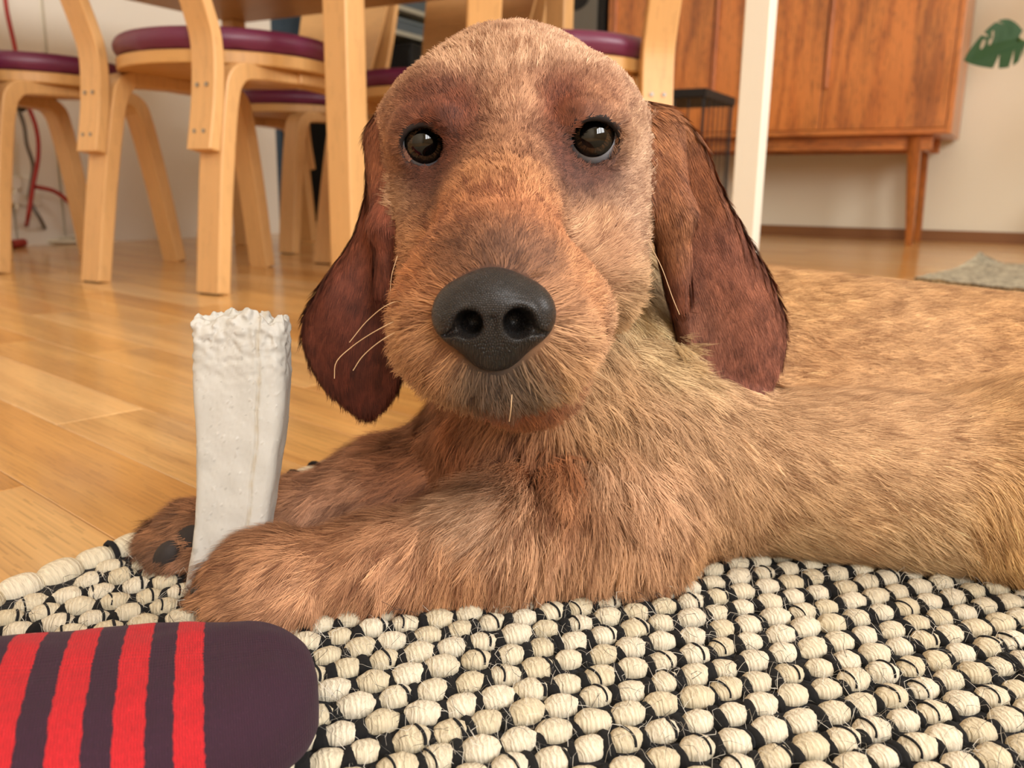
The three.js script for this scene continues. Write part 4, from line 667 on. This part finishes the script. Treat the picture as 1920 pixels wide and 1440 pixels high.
{
  const p = skin.attributes.position, col = new Float32Array(p.count * 3);
  for (let i = 0; i < p.count; i++) {
    const q = [p.getX(i), p.getY(i), p.getZ(i)], g = coatAt(q); coat.push(g); let c = g.b.map((v, k) => v * 0.75 + g.a[k] * 0.1);
    for (const e of EYES) { const w = sub(q, e.c), r = Math.hypot(dot(w, e.X) / e.ra, dot(w, e.Y) / e.rb), rim = smooth(1.5 - r, 0.1, 0.45) * (dot(w, w) < 0.0006 ? 1 : 0); c = c.map((v, k) => lerp(v, [0.011, 0.006, 0.0055][k], rim)); }
    col.set(c, i * 3);
  }
  skin.setAttribute('color', new THREE.BufferAttribute(col, 3));
}
mesh('body', skin, std('#ffffff', 0.8, { vertexColors: true }), dog).userData.label = 'tan dog body under the coat';
// eyes: ball, iris and pupil
function cap(r, a, bulge = 0) { const g = new THREE.SphereGeometry(r, 48, 24, 0, Math.PI * 2, 0, a); g.rotateX(Math.PI / 2); return g; }
const irisTex = dataTexture(512, 128, (u, v) => { const k = 0.55 + 0.25 * tileNoise(u, v, 60, 2, 4) + 0.2 * tileNoise(u, v, 20, 3, 9), rim = smooth(v, 0.04, 0.3), c = [0.34 * k, 0.235 * k, 0.15 * k]; return c.map((x) => x * rim + 0.04 * (1 - rim)); });
for (const e of EYES) {
  const wet = { clearcoat: 1, clearcoatRoughness: 0.02, specularIntensity: 0 };
  const m = mesh('eye', new THREE.SphereGeometry(e.r, 48, 32), phys('#989ba3', 0.25, wet), dog); m.position.set(...e.c);
  m.quaternion.setFromUnitVectors(new THREE.Vector3(0, 0, 1), V3(e.look));
  mesh('iris', cap(e.r * 1.012, 0.8), phys('#ffffff', 0.2, { map: irisTex, ...wet }), m); mesh('pupil', cap(e.r * 1.02, 0.46), phys('#030303', 0.1, wet), m);
}
// nose leather with its pebbled bumps
{
  const g = surfaceNets(noseF, add(NOSE, [-0.03, -0.03, -0.03]), add(NOSE, [0.03, 0.03, 0.03]), 0.0006), p = g.attributes.position, uv = new Float32Array(p.count * 2);
  for (let i = 0; i < p.count; i++) { const q = sub([p.getX(i), p.getY(i), p.getZ(i)], NOSE); uv[2 * i] = dot(q, HX) / 0.02; uv[2 * i + 1] = (dot(q, HY) - 0.7 * dot(q, HZ)) / 0.02; }
  g.setAttribute('uv', new THREE.BufferAttribute(uv, 2));
  const N = 26, cells = []; for (let j = 0; j < N; j++) for (let i = 0; i < N; i++) cells.push([(i + 0.5 + (j % 2) * 0.5 + rr(-0.3, 0.3)) / N, (j + 0.5 + rr(-0.3, 0.3)) / N]);
  const cellTex = dataTexture(512, 512, (u, v) => { let a = 9, b = 9; const ci = Math.floor(u * N), cj = Math.floor(v * N); for (let dj = -2; dj <= 2; dj++) for (let di = -2; di <= 2; di++) { const c = cells[((cj + dj + N) % N) * N + ((ci + di + N) % N)]; let dx = Math.abs(u - c[0]) % 1, dy = Math.abs(v - c[1]) % 1; dx = Math.min(dx, 1 - dx); dy = Math.min(dy, 1 - dy); const d = Math.hypot(dx, dy) * N; if (d < a) { b = a; a = d; } else if (d < b) b = d; } const k = smooth(b - a, 0.0, 0.5); return [k, k, k]; }, { srgb: false });
  const noseTone = dataTexture(512, 512, (u, v, X, Y) => { const k = cellTex.image.data[(Y * 512 + X) * 4] / 255, f = 0.1 * tileNoise(u, v, 3, 3, 2); return [0.055 + 0.115 * k + 0.2 * f * k, 0.05 + 0.09 * k + 0.16 * f * k, 0.048 + 0.08 * k + 0.15 * f * k]; });
  mesh('nose', g, phys('#ffffff', 0.45, { map: noseTone, bumpMap: cellTex, bumpScale: 0.0007, clearcoat: 0.25, clearcoatRoughness: 0.35 }), dog).userData.label = 'black pebbled nose leather';
}
// claws and pads
{
  const clawM = phys('#2a1c17', 0.35), padM = std('#2b2320', 0.75);
  for (const [a, b] of [[[-0.1218, 0.0206, -0.3227], [-0.1276, 0.0202, -0.3195]], [[-0.1199, 0.0161, -0.3166], [-0.1236, 0.0146, -0.3131]], [[-0.1051, 0.0145, -0.3059], [-0.1079, 0.0132, -0.3015]]]) mesh('claw', mergeGeometries([tube([a, add(a, sub(b, a), 0.5), add(b, [0, -0.0015, 0])], 0.0022, 8, 8), new THREE.SphereGeometry(0.0022, 10, 8).translate(b[0], b[1] - 0.0015, b[2])]), clawM, dog);
  for (const [c, r] of [[[-0.1538, 0.0172, -0.3553], [0.0056, 0.0088, 0.0050]], [[-0.146, 0.0201, -0.3605], [0.0075, 0.0115, 0.0050]]]) { const g = new THREE.SphereGeometry(1, 20, 14).scale(...r); const m = mesh('paw_pad', g, padM, dog); m.position.set(...c); m.rotation.z = -0.5; }
}
// ---- coat
{
  // a tuft: a few tapering hairs that leave the skin and bend along the comb direction (+z)
  function tuft(n, spread, curl, width) {
    const P = [], N = [], I = [];
    for (let k = 0; k < n; k++) {
      const x0 = rr(-spread, spread), z0 = rr(-0.12, 0.12), dx = rr(-curl, curl), L = rr(0.72, 1.1), up = rr(0.75, 1.2), w = width * rr(0.75, 1.2), base = P.length / 3, T = [0, 0.4, 0.75, 1];
      T.forEach((t, i) => {
        const x = x0 + dx * t * t, y = up * (t - 0.55 * t * t) * 1.6 - 0.06, z = z0 + L * t, hw = w * (i === 3 ? 0 : i === 2 ? 0.6 : 1) / 2;
        if (i < 3) { P.push(x - hw, y, z, x + hw, y, z); N.push(-0.5, 1, 0.1, 0.5, 1, 0.1); } else { P.push(x, y, z); N.push(0, 1, 0.1); }
      });
      I.push(base, base + 2, base + 1, base + 1, base + 2, base + 3, base + 2, base + 4, base + 3, base + 3, base + 4, base + 5, base + 4, base + 6, base + 5);
    }
    const g = new THREE.BufferGeometry(); g.setAttribute('position', new THREE.Float32BufferAttribute(P, 3)); g.setAttribute('normal', new THREE.Float32BufferAttribute(N, 3)); g.setIndex(I); g.normalizeNormals(); return g;
  }
  const hairM = std('#ffffff', 0.75, { side: THREE.DoubleSide });
  const kinds = [tuft(5, 0.0010, 0.0014, 0.00026), tuft(5, 0.0011, 0.0022, 0.00027), tuft(5, 0.0012, 0.0030, 0.00029), tuft(6, 0.0009, 0.0010, 0.00024)];
  const lists = kinds.map(() => ({ m: [], c: [] }));
  const p = skin.attributes.position, nn = skin.attributes.normal, ix = skin.index.array, eye = [0, 0.18, 0], v = (i) => [p.getX(i), p.getY(i), p.getZ(i)], nv = (i) => [nn.getX(i), nn.getY(i), nn.getZ(i)];
  // hairs gather in locks: every lock has a middle, a tone and a lean of its own
  const hash = (i, j, k, m) => { let h = Math.imul(i, 374761393) ^ Math.imul(j, 668265263) ^ Math.imul(k, 2147483647) ^ Math.imul(m, 1274126177); h = Math.imul(h ^ (h >>> 13), 1103515245); h ^= h >>> 16; return (h >>> 0) / 4294967296; };
  function lock(q, s) {
    const ci = Math.floor(q[0] / s), cj = Math.floor(q[1] / s), ck = Math.floor(q[2] / s); let best = 9, out = null;
    for (let i = ci - 1; i <= ci + 1; i++) for (let j = cj - 1; j <= cj + 1; j++) for (let k = ck - 1; k <= ck + 1; k++) { const c = [(i + hash(i, j, k, 1)) * s, (j + hash(i, j, k, 2)) * s, (k + hash(i, j, k, 3)) * s], d = Math.hypot(q[0] - c[0], q[1] - c[1], q[2] - c[2]); if (d < best) { best = d; out = { c, t: hash(i, j, k, 4), y: hash(i, j, k, 5) - 0.5, l: hash(i, j, k, 6) }; } }
    return out;
  }
  let total = 0;
  for (let t = 0; t < ix.length; t += 3) {
    const a = v(ix[t]), b = v(ix[t + 1]), c = v(ix[t + 2]), ar = Math.hypot(...cross(sub(b, a), sub(c, a))) / 2, ctr = [0, 1, 2].map((k) => (a[k] + b[k] + c[k]) / 3), n = norm(nv(ix[t])), toCam = norm(sub(eye, ctr)), face = dot(n, toCam);
    let dens = 2.0e6; if (ctr[0] > 0.3) dens *= 0.5; if (ctr[0] > 0.36) dens *= 0.5; if (face < -0.25) dens *= 0.12; if (ctr[1] < 0.0135) continue;
    const g = coat[ix[t]]; if (g.len > 0.0125) dens *= 0.8;
    const want = ar * dens; let cnt = Math.floor(want) + (rnd() < want % 1 ? 1 : 0);
    for (; cnt > 0; cnt--) {
      let r1 = rnd(), r2 = rnd(); if (r1 + r2 > 1) { r1 = 1 - r1; r2 = 1 - r2; }
      const q = [0, 1, 2].map((k) => a[k] + (b[k] - a[k]) * r1 + (c[k] - a[k]) * r2);
      if (noseAdd(...q) < 0.0012) continue;
      let bare = false; for (const e of EYES) { const w = sub(q, e.c); if (dot(w, w) < 0.0006 && Math.hypot(dot(w, e.X) / e.ra, dot(w, e.Y) / e.rb) < 1.07) bare = true; } if (bare) continue;
      if (g.len < 0.0035 && rnd() < 0.3) continue;
      const L = lock(q, g.ear ? 0.0045 : 0.0022 + g.len * 0.2), jit = g.ear ? 0.08 : 0.18, shag = g.ear ? 0 : clamp((g.lift - 0.24) / 0.12, 0.25, 1), wav = 0.3 * noise3(q[0] * 45, q[1] * 45, q[2] * 45);
      const len = g.len * rr(0.75, 1.2) * (g.ear ? 0.8 : 1 + 0.4 * shag * (L.l - 0.5)); let d = norm(g.d);
      d = add(d, n, -dot(d, n)); let s = Math.hypot(...d); if (s < 0.05) continue; d = norm(d);
      let right = cross(n, d); const ang = rr(-jit, jit) + (g.ear ? wav * 0.25 + L.y * 0.08 : wav * (0.5 + 0.5 * shag) + L.y * 0.5 * shag), ca = Math.cos(ang), sa = Math.sin(ang); d = [0, 1, 2].map((k) => d[k] * ca + right[k] * sa);
      d = add(d, sub(L.c, q), (g.ear ? 0.1 : 0.5 * shag) / len); d = norm(add(d, n, -dot(d, n))); right = cross(n, d);
      const lift = clamp(g.lift * rr(0.6, 1.35) * (g.ear ? 1 : 1 + 0.6 * shag * (L.t - 0.5)), 0.05, 1.2) * len, kind = g.len > 0.0135 ? (rnd() < 0.6 ? 2 : 1) : g.ear ? 3 : rnd() < 0.5 ? 0 : 1, sw = rr(0.85, 1.2);
      const mix = clamp(0.52 + (g.ear ? 0.2 : 0.35 + 0.4 * shag) * (L.t - 0.5) + 0.25 * noise3(q[0] * 90, q[1] * 90, q[2] * 90) + rr(-0.36, 0.36), 0, 1.12) + (rnd() < 0.07 ? 0.35 : 0), k = rr(0.9, 1.1);
      lists[kind].m.push(right[0] * sw, right[1] * sw, right[2] * sw, 0, n[0] * lift, n[1] * lift, n[2] * lift, 0, d[0] * len, d[1] * len, d[2] * len, 0, q[0], q[1], q[2], 1);
      lists[kind].c.push(...[0, 1, 2].map((j) => Math.min(0.95, (g.b[j] + (g.a[j] - g.b[j]) * mix) * k))); total++;
    }
  }
  const coatNames = ['short_coat', 'soft_coat', 'long_coat', 'ear_coat'];
  lists.forEach((l, k) => { if (!l.m.length) return; const m = shadows(new THREE.InstancedMesh(kinds[k], hairM, l.m.length / 16)); m.instanceMatrix = new THREE.InstancedBufferAttribute(new Float32Array(l.m), 16); m.instanceColor = new THREE.InstancedBufferAttribute(new Float32Array(l.c), 3); m.name = coatNames[k]; m.userData.kind = 'stuff'; dog.add(m); });
  // whiskers
  const wm = std('#d9b48a', 0.5);
  for (const w of [[[-0.0336, 0.1441, -0.2821], [-0.0402, 0.143, -0.2818], [-0.0492, 0.1363, -0.2875], [-0.0564, 0.1279, -0.2907]], [[-0.0339, 0.1397, -0.278], [-0.0423, 0.1358, -0.2771], [-0.0542, 0.1277, -0.2835], [-0.0599, 0.122, -0.2842], [-0.0608, 0.1163, -0.285]], [[-0.0343, 0.1362, -0.2751], [-0.0422, 0.1319, -0.2762], [-0.05, 0.1252, -0.2798], [-0.0537, 0.1199, -0.2817]], [[-0.0457, 0.1542, -0.3377], [-0.0472, 0.1465, -0.3308], [-0.0475, 0.1364, -0.3285], [-0.0463, 0.128, -0.3266]], [[0.0557, 0.1601, -0.3595], [0.0609, 0.15, -0.3542], [0.0659, 0.1372, -0.3513], [0.0689, 0.1307, -0.3508]], [[0.0231, 0.1241, -0.2796], [0.0308, 0.1188, -0.2835], [0.0385, 0.1113, -0.292]], [[0, 0.1174, -0.2606], [-0.0002, 0.1133, -0.2597], [-0.0007, 0.1081, -0.2626]]]) mesh('whisker', tube(w, 0.00016, 24, 5), wm, dog);
}
renderer.render(scene, camera);
